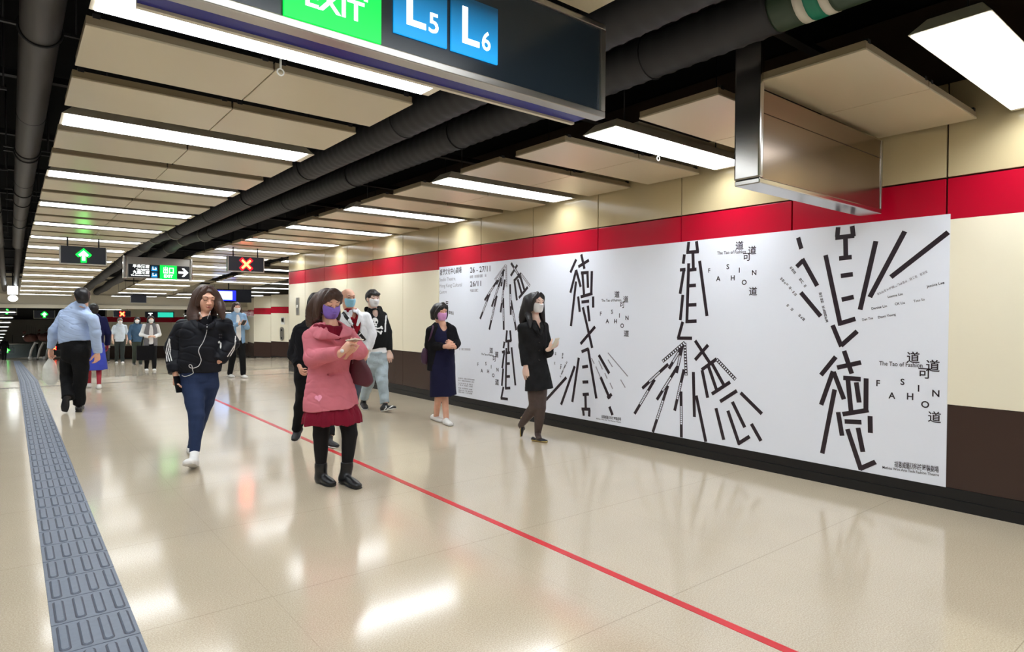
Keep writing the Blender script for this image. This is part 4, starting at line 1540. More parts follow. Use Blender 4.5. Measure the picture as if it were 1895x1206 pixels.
def core(P, sd, J, b=1.0, legs=True):
    q = {k: P.p(v) for k, v in J.items()}
    P.q = q
    sd.tube([q['hips'], mid(q['hips'], q['chest'], .5), q['chest'], q['neck'] - Vector((0, 0, .03))], [.125 * b, .105 * b, .125 * b, .06 * b], [.085 * b, .075 * b, .085 * b, .05 * b], P.left, .03)
    for s in 'LR':
        sd.tube([mid(q['neck'], q['sh' + s], .2) - Vector((0, 0, .055)), q['sh' + s] - Vector((0, 0, .035))], [.036 * b, .036 * b], k=.02)
        sd.tube([q['sh' + s] - Vector((0, 0, .03)), q['el' + s], q['wr' + s]], [.04 * b, .036 * b, .0245 * b], k=.02, sub=1)
        if legs and 'hp' + s in q:
            sd.tube([q['hp' + s], q['kn' + s], q['an' + s]], [.074 * b, .05 * b, .036 * b], k=.03, sub=1)


def top(P, name, m, prof, sleeves=None, k=.03, extra=None, pre=None, wr=(.0035, 42), seed=1, vox=None, upto=.97, stretch=(1, 1, .6), flat=(True, False), parent=None):
    """a jacket, shirt or dress: sections (px, py, away, half width, half depth) from hem to neck plus two sleeves"""
    sd = Solid(vox or P.vox)
    sd.tube([P.p(q[:3]) for q in prof], [q[3] for q in prof], [q[4] for q in prof], P.left, k, flat=flat)
    if pre:
        pre(sd)
    if sleeves:
        for s in 'LR':
            if s not in sleeves:
                continue
            r = sleeves[s] if isinstance(sleeves, dict) else sleeves
            a, e, w = P.q['sh' + s] - Vector((0, 0, .030)), P.q['el' + s], mid(P.q['el' + s], P.q['wr' + s], upto)
            n_ = P.q['neck']
            sd.tube([n_ - Vector((0, 0, .055)), mid(n_, a, .45) - Vector((0, 0, .028)), mid(n_, a, .8) - Vector((0, 0, .012)), a], [.054, .056, .056, r[0] * .76], k=.03, sub=2)
            sd.tube([mid(n_, P.q['chest'], .42), mid(n_, P.q['chest'], .30) * .45 + (a - Vector((0, 0, .04))) * .55], [.088, .066], k=.04)
            sd.tube([a, mid(a, e, .45), e], [r[0] * .78, r[1] * .94, r[2] * .97], k=k)
            sd.tube([e, mid(e, w), w], [r[2], r[3], r[4]], k=.02, flat=(False, True))
    if extra:
        extra(sd)
    if wr:
        sd.wrinkle(wr[0], wr[1], seed, stretch)
        sd.wrinkle(wr[0] * .2, wr[1] * 1.5, seed + 50, (stretch[0], stretch[1], stretch[2] * 1.3), 5, wr[0] * .62)
    return sd.build(name, m, parent or P.root)


def vneck(P, drop, r=.066, away=-.15, end=.014, dx=0):
    """opens the front of a garment round the neck and down to a point drop pixels lower"""
    def f(sd):
        n = P.q['neck']
        k = P.D / FOC
        tip = n - Vector((0, 0, drop * k)) + P.fwd * -away + CR_ * dx * k
        sd.tube([n + Vector((0, 0, .06)), n + Vector((0, 0, .0)), mid(n, tip, .5) + P.fwd * .03, tip], [r * 1.15, r * 1.1, r * .8, end], [r * 1.15, r * 1.1, r * 1.0, .05], P.left, .01, 's', sub=2)
    return f


def pants(P, name, m, r=(.085, .062, .056, .045), pelvis=None, wr=(.003, 40), seed=2, cut=.98, stretch=(1, 1, 1.4)):
    sd = Solid(P.vox)
    if pelvis:
        sd.tube([P.p(q[:3]) for q in pelvis], [q[3] for q in pelvis], [q[4] for q in pelvis], P.left, .03, flat=(False, True))
    for s in 'LR':
        h, k_, a = P.q['hp' + s], P.q['kn' + s], mid(P.q['kn' + s], P.q['an' + s], cut)
        sd.tube([h, mid(h, k_), k_], [r[0], (r[0] + r[1]) / 2 + .006, r[1]], k=.03)
        sd.tube([k_, mid(k_, a, .4), a], [r[1], r[2], r[3]], k=.02, flat=(False, True))
    if wr:
        sd.wrinkle(wr[0], wr[1], seed, stretch)
        sd.wrinkle(wr[0] * .2, wr[1] * 1.4, seed + 50, stretch, 5, wr[0] * .45)
    return sd.build(name, m, P.root)


def curtain(P, sd, s, low=-.11, w=.05, y=-.012):
    P.htube(sd, [(s * .045, y + .01, .085), (s * .076, y, .035), (s * .088, y, -.02), (s * .088, y, low)], [w * .8, w, w, w * .8], [.022, .02, .019, .017], .02, side=(0, 1, 0))


def hair_cap(P, sd, top_=.104, back=.118, side=.086, face=(.055, .07, .075), fz=-.022, fy=.105, low=-.05):
    P.hball(sd, (0, -.018, .030), (side, back * .95, .088), 0)
    P.hball(sd, (0, -.050, -.02), (side * .93, .075, .085), .03)
    P.hball(sd, (0, fy, fz), face, .012, 's')


def phone(label, c, long_, wide, m_front, size=(.15, .072, .009), m_back=None, m_cover=None):
    c, l, w = Vector(c), Vector(long_).normalized(), Vector(wide)
    w = (w - l * w.dot(l)).normalized()
    n = l.cross(w)
    t = thing('phone', label, 'phone', c)

    def slab(a, b, z0, z1, nm, m, bev):
        mb = MB()
        q = [c + l * (sx * a) + w * (sy * b) for sx, sy in ((-1, -1), (1, -1), (1, 1), (-1, 1))]
        mb.hexa([p + n * z0 for p in q] + [p + n * z1 for p in q])
        mb.build(nm, m, t, bevel=bev)
    slab(size[0] / 2, size[1] / 2, -size[2] / 2, size[2] / 2, 'casing', m_back or M_black, .003)
    slab(size[0] / 2 - .004, size[1] / 2 - .004, size[2] / 2, size[2] / 2 + .0008, 'screen', m_front, 0)
    slab(size[0] / 2 - .004, size[1] / 2 - .004, -size[2] / 2 - .0008, -size[2] / 2, 'back_cover', m_cover or m_back or M_black, 0)
    return t


M_screen = mat('phone_screen', (24, 26, 32), .1, spec=.6)
M_phonew = mat('phone_pale', (226, 216, 196), .3)
F_pink = fabric('coat_pink', (206, 116, 128))
F_wine = fabric('dress_wine', (122, 6, 38), .75)
F_tight = fabric('tights_black', (20, 18, 20), .7, .15)
F_navyj = fabric('jacket_black_navy', (17, 19, 27), .6, .15)
F_legg = fabric('leggings_navy', (36, 50, 82), .75)
F_tweed = fabric('tweed_black', (30, 30, 32), .9, .6, 420, .35)
F_sheer = mat('sheer_tights', (74, 58, 52), .5, noise=(30, .12))
F_navyd = fabric('dress_navy', (22, 22, 52), .85)
F_card = fabric('cardigan_black', (14, 13, 18), .9)
F_white = fabric('jacket_white', (236, 238, 242), .6)
F_hood = fabric('hoodie_black', (17, 17, 18), .9)
F_tee = fabric('tee_white', (238, 238, 238), .85)
F_jean = fabric('jeans_pale', (172, 186, 192), .85, .3, 300, .14)
F_shirt = fabric('shirt_pale_blue', (178, 198, 232), .75)
F_trous = fabric('trousers_black', (14, 14, 16), .85)
F_polo = fabric('polo_red', (150, 16, 36), .85)
F_denim = fabric('denim_shirt', (140, 176, 212), .85)
F_skirtb = fabric('skirt_blue', (62, 76, 178), .8)
M_leather = mat('boot_leather', (22, 22, 24), .35, spec=.5, noise=(20, .1))
M_sneak = mat('sneaker_white', (232, 230, 226), .5)
M_soleg = mat('sole_grey', (205, 202, 196), .6)
M_maskp = mat('mask_purple', (140, 112, 208), .7, noise=(12, .08))
M_maskb = mat('mask_blue', (150, 208, 232), .7)
M_maskw = mat('mask_white', (240, 240, 242), .7)
M_maskk = mat('mask_pink', (222, 160, 214), .7)
M_wine = mat('bag_wine', (84, 26, 40), .45)
M_plum = mat('bag_plum', (66, 34, 62), .6)


# ---- the woman in the pink coat
P = Person('person in a pink coat over a wine dress and lilac mask, looking at a phone', 5.0, (.06, -1), .005)
P.begin((606, 706))
P.set_head((609.5, 562, 0), yaw=4, pitch=-12, s=1.0)
J = dict(hips=(606, 706), chest=(610, 640), neck=(612, 600), shR=(575, 616, -.07), elR=(579, 663, -.14), wrR=(632, 652, -.30), shL=(645, 611, .09), elL=(664, 650, .02), wrL=(640, 655, -.22),
         hpR=(598, 735, -.02), knR=(594, 804, -.02), anR=(594, 868, .0), hpL=(634, 735, .02), knL=(647, 802, 0), anL=(642, 866, .0))
sd = Solid(.0045)
core(P, sd, J, .95)
P.head_ops(sd, P.q['neck'], .05)
P.hand_ops(sd, P.q['wrR'], cv(.62, .62, -.25), cv(.6, -.3, .7), 1, .75, .98)
P.hand_ops(sd, P.q['wrL'], cv(.35, .62, -.2), cv(-.2, .2, 1), -1, .6, .92)
body = sd.build('body', SK_B, P.root)
P.face_parts(body, H_BROWN, closed=True)
P.mask(M_maskp)
# hair: waved to the shoulders, blown behind
sd = Solid(.0045)
hair_cap(P, sd, face=(.058, .072, .090), fz=-.026)
curtain(P, sd, -1)
P.htube(sd, [(.02, .03, .108), (-.035, .080, .088), (-.068, .062, .03)], [.03, .028, .02], [.02, .018, .016], .02)
P.htube(sd, [(.02, .03, .108), (.054, .066, .075), (.072, .045, .02)], [.03, .026, .016], [.02, .016, .014], .02)
sd.tube([P.p((596, 552, .02)), P.p((585, 572, .03)), P.p((578, 588, .05)), P.p((572, 602, .07))], [.07, .075, .06, .025], [.055, .05, .04, .02], cv(1, 0, 0), .03)
sd.tube([P.p((612, 560, .09)), P.p((612, 585, .11)), P.p((616, 599, .10))], [.08, .08, .05], [.03, .035, .025], cv(1, 0, 0), .03)
sd.tube([P.p((592, 560, -.03)), P.p((587, 578, -.03)), P.p((584, 592, -.02))], [.03, .032, .014], k=.03)
sd.wrinkle(.0042, 90, 4, (1, 1, .18))
sd.build('hair', H_BROWN, P.root)
# dress
top(P, 'dress', F_wine, [(614, 781, 0, .238, .195), (614, 768, 0, .222, .178), (613, 752, 0, .200, .155), (609, 720, 0, .150, .12), (609, 690, 0, .13, .10), (610, 640, 0, .145, .115), (612, 612, 0, .14, .105), (612, 604, 0, .09, .085)],
    None, wr=(.007, 62), seed=11, stretch=(1, 1, .1), extra=lambda sd: sd.cut(P.p((612, 605.5, 0)), cv(0, 1, .25)))
# coat
def coat_more(sd):
    vneck(P, 24, .074, -.17, .02)(sd)
    sd.tube([P.p((571, 689, 0)), P.p((608, 693, -.12)), P.p((645, 686, 0))], .009, k=.02, op='s')
coat = top(P, 'coat', F_pink, [(613.5, 754, 0, .222, .18), (612, 735, 0, .212, .168), (609, 705, 0, .178, .142), (608, 690, 0, .163, .126), (610, 662, 0, .168, .135), (611, 640, 0, .172, .138), (612, 618, 0, .165, .105), (612, 607, 0, .105, .085)],
    {'R': (.076, .07, .068, .06, .05), 'L': (.074, .068, .066, .06, .05)}, extra=coat_more, wr=(.0045, 34), seed=5, upto=.93, stretch=(1, 1, .55))
sd = Solid(.0045)
sd.tube([P.p((606, 599, .13)), P.p((587, 600, .06)), P.p((579, 608, -.05)), P.p((596, 618, -.165)), P.p((627, 625, -.185))], [.035, .042, .052, .045, .012], [.012, .013, .013, .012, .008], cv(-.75, -.55, .1), .01)
sd.tube([P.p((606, 599, .13)), P.p((628, 599, .10)), P.p((641, 606, .03)), P.p((641, 615, -.08)), P.p((630, 624, -.17))], [.035, .038, .045, .04, .012], [.012, .013, .013, .012, .008], cv(.75, -.55, .1), .01)
sd.wrinkle(.002, 60, 3)
sd.build('collar', F_pink, P.root)
for s, px, py in (('R', 0, 0), ('L', 0, 0)):
    sd = Solid(.004)
    a, w = P.q['el' + s], P.q['wr' + s]
    sd.tube([mid(a, w, .80), mid(a, w, .93)], [.057, .055], k=.01, flat=(True, True))
    sd.build('cuff', F_pink, coat).location = -P.root.location
b = surface(coat)
cuf = [o for o in bpy.data.objects if o.name.startswith('cuff')][0]
mb = MB(); q = P.p((633.5, 649, -.38)); mb.tube([q, q - CF_ * .008], .014, 14); mb.build('cuff_button', mat('button_pearl', (240, 238, 236), .25), P.root)
sew(coat, 'heart_patch', mat('patch_pink', (244, 160, 186), .8), any_in(ell(586.2, 735.5, 3.9, 3.6), ell(592, 734.5, 3.9, 3.8), lambda x, y: 735 < y < 743 and abs(x - 589.4 - (y - 737) * .2) < (743.5 - y) * .85), (580, 728, 598, 746), .5)
# tights and boots
pants(P, 'tights', F_tight, (.08, .059, .055, .037), None, None, cut=1.0)
gR0, gR1, gL0, gL1 = ground(588, 891), ground(618, 901), ground(631, 892), ground(666, 906)
P.shoe('boot', M_leather, gR0, gR1, P.q['anR'], M_black, .042, .075, .02, boot=True)
P.shoe('boot', M_leather, gL0, gL1, P.q['anL'], M_black, .042, .075, .02, boot=True)
phone('white edged phone held up by the person in the pink coat', P.p((656, 629, -.41)), cv(.62, .1, -.6), cv(.6, -.12, .7), M_screen, size=(.14, .068, .009), m_back=M_phonew, m_cover=M_screen)
# handbag on the far arm
t = thing('handbag', 'dark wine shoulder bag hanging beside the person in the pink coat', 'handbag', P.p((668, 690, .1)))
sd = Solid(.006)
sd.tube([P.p((660, 668, .12)), P.p((666, 690, .12)), P.p((671, 708, .12))], [.06, .085, .09], [.045, .055, .05], cv(1, .12, .3), .02)
sd.cut(P.p((672, 713, .12)), cv(-.28, -1, 0))
sd.wrinkle(.004, 30, 9)
sd.build('bag_body', M_wine, t)
mb = MB()
mb.tube([P.p((652, 672, .05)), P.p((655, 640, .12)), P.p((653, 604, .16)), P.p((650, 602, .2)), P.p((662, 640, .22)), P.p((670, 670, .2))], .011, 8, flat=.5)
mb.build('strap', M_wine, t)


# ---- the woman in the black padded jacket
P = Person('person with long brown hair in a black jacket with white sleeve stripes and navy leggings', 5.75, (-.04, -1), .005)
P.begin((369, 700))
P.set_head((381, 551.5, 0), yaw=-8, pitch=-14, s=1.02)
J = dict(hips=(369, 698), chest=(373, 640), neck=(378, 588), shR=(338, 598, -.04), elR=(320, 645, -.03), wrR=(325, 692, -.10), shL=(415, 598, .06), elL=(427, 634, .10), wrL=(404, 668, .0),
         hpR=(356, 712, -.04), knR=(364, 770, -.16), anR=(360, 836, -.24), hpL=(386, 712, .04), knL=(372, 768, .08), anL=(355, 829, .32))
sd = Solid(.0045)
core(P, sd, J, .98)
P.head_ops(sd, P.q['neck'], .05)
P.hand_ops(sd, P.q['wrR'], cv(.05, -1, -.12), cv(1, .05, .1), -1, 1.15, 1.02)
P.hand_ops(sd, P.q['wrL'], cv(-.9, -.35, .1), cv(0, 0, 1), -1, .4, .85)
body = sd.build('body', SK_B, P.root)
P.face_parts(body, H_BROWN, lips=True, closed=True)
sd = Solid(.0045)
hair_cap(P, sd, face=(.056, .072, .112), fz=-.026)
curtain(P, sd, -1, -.12)
curtain(P, sd, 1, -.12)
P.htube(sd, [(-.02, .045, .112), (-.056, .064, .068), (-.074, .05, .01), (-.08, .046, -.05)], [.016, .022, .02, .02], [.014, .014, .014, .014], .01)
P.htube(sd, [(.02, .045, .112), (.056, .064, .068), (.074, .05, .01), (.082, .044, -.05)], [.016, .022, .02, .02], [.014, .014, .014, .014], .01)
sd.tube([P.p((366, 548, .0)), P.p((361, 566, -.02)), P.p((358, 582, -.05)), P.p((359, 592, -.08))], [.05, .058, .06, .045], [.05, .048, .04, .022], cv(1, 0, 0), .03)
sd.tube([P.p((396, 544, .02)), P.p((404, 560, .02)), P.p((409, 574, .0)), P.p((413, 588, -.02))], [.045, .05, .045, .018], [.05, .045, .035, .018], cv(1, .3, 0), .03)
sd.tube([P.p((381, 560, .11)), P.p((381, 585, .12))], [.10, .11], [.035, .035], cv(1, 0, 0), .03)
sd.wrinkle(.0036, 85, 8, (1, 1, .16))
sd.build('hair', H_BROWN, P.root)
# under-shirt neck, then the jacket
sd = Solid(.006)
sd.tube([P.p((378, 604, 0)), P.p((379, 590, 0))], [.085, .062], [.07, .058], P.left, .02)
sd.build('undershirt', F_card, P.root)
def jkt(sd):
    vneck(P, 16, .07, -.15, .03)(sd)
jacket = top(P, 'jacket', F_navyj, [(370, 690, 0, .172, .125), (370, 684, 0, .185, .14), (371, 665, 0, .183, .142), (373, 635, 0, .185, .145), (375, 612, 0, .178, .13), (378, 600, 0, .12, .10), (379, 590, .02, .085, .085)],
    {'R': (.08, .074, .07, .074, .058), 'L': (.08, .076, .072, .072, .058)}, extra=jkt, wr=(.008, 26), seed=21, upto=.96, stretch=(.6, .6, 1.5))
sd = Solid(.005)
sd.tube([P.p((360, 594, .02)), P.p((366, 601, -.10)), P.p((378, 606, -.14))], [.03, .03, .02], [.016, .016, .012], cv(0, 1, .2), .01)
sd.tube([P.p((400, 594, .04)), P.p((393, 602, -.07)), P.p((382, 606, -.14))], [.03, .03, .02], [.016, .016, .012], cv(0, 1, .2), .01)
sd.tube([P.p((362, 592, .08)), P.p((381, 588, .13)), P.p((399, 592, .09))], [.035, .035, .035], [.02, .02, .02], cv(0, 1, 0), .01)
jcol = sd.build('collar', F_navyj, P.root)
M_stripe = mat('stripe_white', (232, 232, 230), .7)
for k, pts in enumerate(([(313.5, 627), (309.5, 640), (307.5, 652), (309.5, 668)], [(314.5, 628), (313, 642), (310.5, 654), (314, 668)], [(314, 633), (315.5, 644), (314.5, 654), (318, 667)])):
    sew(jacket, 'sleeve_stripe', M_stripe, seg_in(pts, 1.9), (303, 622, 322, 672), .35)
for pts in ([(435.5, 622), (434.5, 638), (427, 650), (421, 659)], [(436, 630), (433, 646), (426, 658)]):
    sew(jacket, 'sleeve_stripe', M_stripe, seg_in(pts, 1.8), (416, 618, 440, 662), .35)
sew(jacket, 'chest_print', mat('print_dim', (96, 98, 108), .7), any_in(lambda x, y: 405 < x < 411.5 and (618 < y < 620 or 622.5 < y < 625.5) and int(x * 1.2) % 2 == 0), (403, 616, 414, 628), .6)
sew(jacket, 'chest_badge', M_stripe, any_in(ell(405.2, 633, 2, 2.2), ell(408.2, 639, 1.7, 6)), (402, 629, 412, 648), .6)
legs = pants(P, 'leggings', F_legg, (.09, .064, .06, .04), [(369, 712, 0, .15, .11), (369, 695, 0, .16, .12), (369, 684, 0, .15, .11)], (.0016, 60), cut=1.0)
h0 = ground(360.5, 866)
P.shoe('sneaker', M_sneak, h0, h0 + cv(.05, .085, -.235), P.q['anR'], M_soleg, .047, .075, up=cv(0, 1, -.3))
h1 = ground(355, 842)
P.shoe('sneaker', M_sneak, at(352, 828, 6.25), h1, P.q['anL'] + Vector((0, 0, .02)), M_soleg, .044, .07, up=cv(0, 1, .6))
phone('dark phone held low beside the person in navy leggings', P.p((329, 711, -.13)), cv(-.25, 1, .1), cv(.2, 0, 1), M_screen)
bj, bl, bc = surface(jacket), surface(legs), surface(jcol)
t = thing('earphones', 'white wired earphones hanging over the black jacket with white stripes', 'earphones', P.p((376, 630, -.2)))
path = [(383, 598.7), (383, 607), (382, 616), (376, 633), (369, 643), (367, 650), (371, 660), (372.5, 667), (368, 677.5), (358, 681), (351.5, 680), (349.5, 676), (352, 673.5), (355.5, 676), (357, 686), (358.5, 690), (351, 694.5), (341.4, 697), (336, 693)]
pts = []
for (ax, ay), (bx, by) in zip(path[:-1], path[1:]):
    for s in range(6):
        x, y = ax + (bx - ax) * s / 6, ay + (by - ay) * s / 6
        q = hit(bj, x, y, .004)
        q2 = hit(bl, x, y, .004)
        c_ = [v for v in (q, q2, hit(bc, x, y, .004)) if v is not None]
        if c_:
            pts.append(min(c_, key=lambda v: (v - CAM_P).length))
sm = [sum((pts[max(0, min(len(pts) - 1, i + j))] for j in (-2, -1, 0, 1, 2)), Vector()) / 5 for i in range(len(pts))]
M_cable = mat('cable_white', (214, 214, 214), .5)
mb = MB(); mb.tube(sm, .0032, 7); mb.build('cable', M_cable, t)
for ex, ey in ((370, 578), (389.5, 576)):
    e = P.p((ex, ey, -.08))
    mb = MB(); mb.tube([sm[0], mid(sm[0], e, .5) - CF_ * .02, e], .0028, 7); mb.build('ear_cable', M_cable, t)
mb = MB(); e = P.p((369.5, 579.5, -.085)); mb.ball(e, (.008, .008, .012)); mb.build('ear_bud', M_cable, t)


# ---- the woman in the black suit dress walking past the mural
P = Person('person with long black hair in a short black coat dress and white mask', 6.85, (.12, -1), .006, lod=1)
P.begin((994, 690))
P.set_head((990.5, 560, 0), yaw=6, pitch=-2, s=.98)
J = dict(hips=(994, 690), chest=(989, 630), neck=(992, 596), shR=(967, 602, -.06), elR=(969, 640, -.03), wrR=(973, 678, -.10), shL=(1006, 599, .09), elL=(1014, 652, .06), wrL=(1017, 645, -.14),
         hpR=(988, 700, -.02), knR=(989, 752, -.06), anR=(964, 786, .10), hpL=(1000, 700, .02), knL=(1000, 754, -.06), anL=(995, 803, -.02))
sd = Solid(.005)
core(P, sd, J, .88, legs=False)
P.head_ops(sd, P.q['neck'], .046)
P.hand_ops(sd, P.q['wrR'], cv(.06, -1, -.05), cv(.6, 0, .8), -1, .45, .98)
P.hand_ops(sd, P.q['wrL'], cv(.75, .5, -.3), cv(-.3, .5, .5), 1, .7, .95)
body = sd.build('body', SK_C, P.root)
P.face_parts(body, H_BLACK)
P.mask(M_maskw)
sd = Solid(.005)
hair_cap(P, sd, face=(.053, .072, .104), fz=-.028)
curtain(P, sd, -1, -.15, .055)
curtain(P, sd, 1, -.13, .05)
P.htube(sd, [(-.012, .05, .108), (-.054, .066, .066), (-.072, .046, .0), (-.078, .03, -.08)], [.02, .022, .02, .02], [.018, .016, .015, .015], .012)
P.htube(sd, [(.03, .05, .106), (.056, .064, .066), (.072, .046, .0), (.076, .035, -.07)], [.016, .02, .017, .016], [.018, .014, .013, .013], .012)
sd.tube([P.p((978, 556, .02)), P.p((974, 574, .04)), P.p((970, 588, .05)), P.p((966, 599, .05))], [.06, .07, .06, .025], [.06, .055, .045, .02], cv(1, 0, 0), .03)
sd.tube([P.h(-.085, -.01, -.13), P.p((980, 592, -.09)), P.p((981, 606, -.13))], [.035, .032, .012], [.02, .018, .010], cv(1, 0, 0), .02)
sd.tube([P.p((1002, 566, .02)), P.p((1004, 584, .03)), P.p((1007, 596, .02))], [.022, .025, .012], [.03, .028, .012], cv(1, 0, 0), .03)
sd.tube([P.p((990, 570, .10)), P.p((988, 598, .12))], [.09, .10], [.03, .03], cv(1, 0, 0), .03)
sd.wrinkle(.003, 85, 12, (1, 1, .15))
sd.build('hair', H_BLACK, P.root)
def lapel(sd):
    vneck(P, 14, .052, -.13, .012, 3)(sd)
coat = top(P, 'coat_dress', F_tweed, [(997.5, 720, 0, .175, .14), (996, 705, 0, .163, .13), (993, 680, 0, .148, .115), (990, 655, 0, .135, .105), (989, 630, 0, .15, .12), (990, 610, 0, .145, .095), (992, 599, 0, .075, .07)],
    {'R': (.066, .06, .056, .052, .047), 'L': (.066, .06, .056, .052, .047)}, extra=lapel, wr=(.0025, 40), seed=31, upto=.95)
sd = Solid(.005)
sd.tube([P.p((985, 596, -.04)), P.p((990, 606, -.13)), P.p((1000, 620, -.15))], [.02, .026, .008], [.008, .008, .006], cv(1, .4, 0), .008)
sd.tube([P.p((1001, 595, .0)), P.p((1003, 606, -.10)), P.p((1001, 619, -.14))], [.016, .022, .008], [.008, .008, .006], cv(1, -.3, 0), .008)
sd.build('lapel', F_tweed, P.root)
bc = surface(coat)
for y in (634, 648, 666):
    q = hit(bc, 998, y, .0)
    if q is not None:
        mb = MB(); mb.tube([q, q - CF_ * .008], .010, 10); mb.build('button', M_black, P.root)
pants(P, 'tights', F_sheer, (.078, .056, .055, .034), None, None, cut=1.0)
M_flat = mat('flat_shoe_black', (18, 16, 18), .3, spec=.6)
M_gold = mat('gold_trim', (206, 180, 110), .35, metal=.8)
f0, f1 = ground(984, 815), ground(1014, 819)
P.shoe('flat_shoe', M_flat, f0, f1, P.q['anL'], M_gold, .036, .045, low=True, pointed=True)
f1 = ground(962, 809)
P.shoe('flat_shoe', M_flat, f1 + cv(.012, .225, .07), f1, P.q['anR'], M_gold, .036, .045, low=True, pointed=True, up=cv(.9, .2, -.2))
sd = Solid(.005); sd.tube([P.q['anL'], mid(f0, ground(1014, 819), .45) + Vector((0, 0, .035))], [.034, .03], k=.02); sd.build('stocking_foot', F_sheer, P.root)
sd = Solid(.005); sd.tube([P.q['anR'], ground(962, 809) + cv(.03, .09, .05)], [.034, .028], k=.02)
sd.build('stocking_foot', F_sheer, P.root)
phone('pale beige phone held out by the person in the black suit dress', P.p((1028, 634, -.24)), cv(.35, .8, -.4), cv(.5, -.2, .8), M_phonew, size=(.12, .062, .01), m_back=M_phonew)


# ---- the woman in the navy dress and cardigan
P = Person('person with a black bob in navy dress, black cardigan and pink mask, hands clasped', 7.9, (-.1, -1), .006, lod=1)
P.begin((818, 690))
P.set_head((814, 577, 0), yaw=-6, pitch=-3, s=.98)
J = dict(hips=(819, 676), chest=(818, 625), neck=(817, 599), shR=(797, 608, -.07), elR=(795, 639, -.02), wrR=(824, 641, -.20), shL=(836, 606, .07), elL=(844, 635, .07), wrL=(840, 641, -.15),
         hpR=(812, 690, -.02), knR=(811, 734, -.03), anR=(807, 771, .10), hpL=(825, 690, .02), knL=(823, 734, -.04), anL=(826, 777, -.06))
sd = Solid(.005)
core(P, sd, J, .92)
P.head_ops(sd, P.q['neck'], .05)
P.hand_ops(sd, P.q['wrR'], cv(.75, .1, -.5), cv(.2, -.2, 1), 1, .85, .9)
P.hand_ops(sd, P.q['wrL'], cv(-.45, .35, -.6), cv(-.3, -.3, .9), -1, .9, .9)
body = sd.build('body', SK_B, P.root)
P.face_parts(body, H_BLACK)
P.mask(M_maskk)
sd = Solid(.005)
hair_cap(P, sd, face=(.053, .072, .085), fz=-.035)
P.htube(sd, [(.02, .03, .104), (-.03, .082, .066), (-.066, .06, .02), (-.078, .03, -.045), (-.062, .05, -.085)], [.028, .03, .026, .026, .012], [.02, .018, .02, .024, .012], .02)
P.htube(sd, [(.02, .03, .104), (.052, .07, .07), (.074, .045, .01), (.08, .025, -.045), (.066, .045, -.082)], [.026, .024, .022, .024, .012], [.02, .016, .018, .024, .012], .02)
P.htube(sd, [(-.06, -.05, -.01), (-.05, -.075, -.075)], [.05, .035], k=.03)
P.htube(sd, [(.06, -.05, -.01), (.05, -.075, -.075)], [.05, .035], k=.03)
sd.wrinkle(.0016, 110, 14, (1, 1, .2))
sd.build('hair', H_BLACK, P.root)
def scoop(sd):
    vneck(P, 8, .066, -.13, .06)(sd)
top(P, 'dress', F_navyd, [(821, 732, 0, .175, .145), (820, 715, 0, .172, .14), (819, 680, 0, .165, .13), (819, 655, 0, .155, .12), (818, 630, 0, .16, .125), (817, 610, 0, .14, .085), (817, 602, 0, .08, .065)], None, extra=scoop, wr=(.004, 36), seed=41, stretch=(1, 1, .3))
def openf(sd):
    sd.ball(P.p((820, 620, -.19)), (.105, .14, .18), None, .02, 's')
    sd.ball(P.p((822, 660, -.20)), (.11, .14, .28), None, .02, 's')
top(P, 'cardigan', F_card, [(815, 684, .02, .178, .135), (815, 655, .01, .172, .132), (817, 630, 0, .172, .135), (817, 610, 0, .155, .095), (817, 602, .01, .10, .075)],
    {'R': (.068, .064, .06, .055, .046), 'L': (.068, .064, .06, .055, .046)}, pre=openf, extra=vneck(P, 10, .07, -.14, .06), wr=(.004, 36), seed=42, upto=.93)
for a, b_, an in ((ground(799, 775), ground(820, 782), 'anR'), (ground(823, 784), ground(830, 789), 'anL')):
    P.shoe('sneaker', M_sneak, a, b_ if an == 'anR' else a + cv(.10, .0, -.17), P.q[an], M_soleg, .042, .06)
t = thing('shoulder_bag', 'small plum shoulder bag at the side of the person in the navy dress', 'shoulder bag', P.p((787, 657, .02)))
sd = Solid(.007)
sd.tube([P.p((788, 649, .0)), P.p((787, 658, .0)), P.p((787, 667, .0))], [.045, .055, .05], [.06, .07, .065], cv(1, 0, 0), .02)
sd.build('bag_body', M_plum, t)
mb = MB(); mb.tube([P.p((789, 648, .0)), P.p((796, 625, -.13)), P.p((801, 607, -.14)), P.p((803, 599, -.04)), P.p((801, 606, .12)), P.p((791, 648, .08))], .013, 8, flat=.35, side=(1, 0, 0)); mb.build('strap', M_plum, t)


# ---- the bald man in the white jacket
P = Person('bald person in a white zip jacket over red polo with pale blue mask', 8.05, (-.06, -1), .006, lod=1)
P.begin((655, 670))
P.set_head((644.5, 552, 0), yaw=-4, pitch=0, s=1.06)
J = dict(hips=(655, 664), chest=(654, 618), neck=(650, 577), shR=(630, 585, -.08), elR=(628, 622, -.04), wrR=(640, 650, -.14), shL=(676, 583, .08), elL=(686, 618, .06), wrL=(679, 650, -.04),
         hpR=(646, 675, -.03), knR=(640, 725, -.06), anR=(630, 770, -.05), hpL=(662, 675, .03), knL=(656, 722, .03), anL=(652, 762, .25))
sd = Solid(.005)
core(P, sd, J, 1.05)
P.head_ops(sd, P.q['neck'], .062)
P.hball(sd, (0, -.012, .034), (.077, .096, .080), .02)
P.hand_ops(sd, P.q['wrL'], cv(-.25, -1, -.25), cv(-.9, 0, .4), 1, .8, 1.05)
P.hand_ops(sd, P.q['wrR'], cv(.2, -1, -.2), cv(.9, 0, .3), -1, .5, 1.05)
body = sd.build('body', SK_B, P.root)
P.face_parts(body, H_BLACK)
P.mask(M_maskb)
sd = Solid(.005)
P.hball(sd, (0, -.036, .022), (.0835, .088, .088), 0)
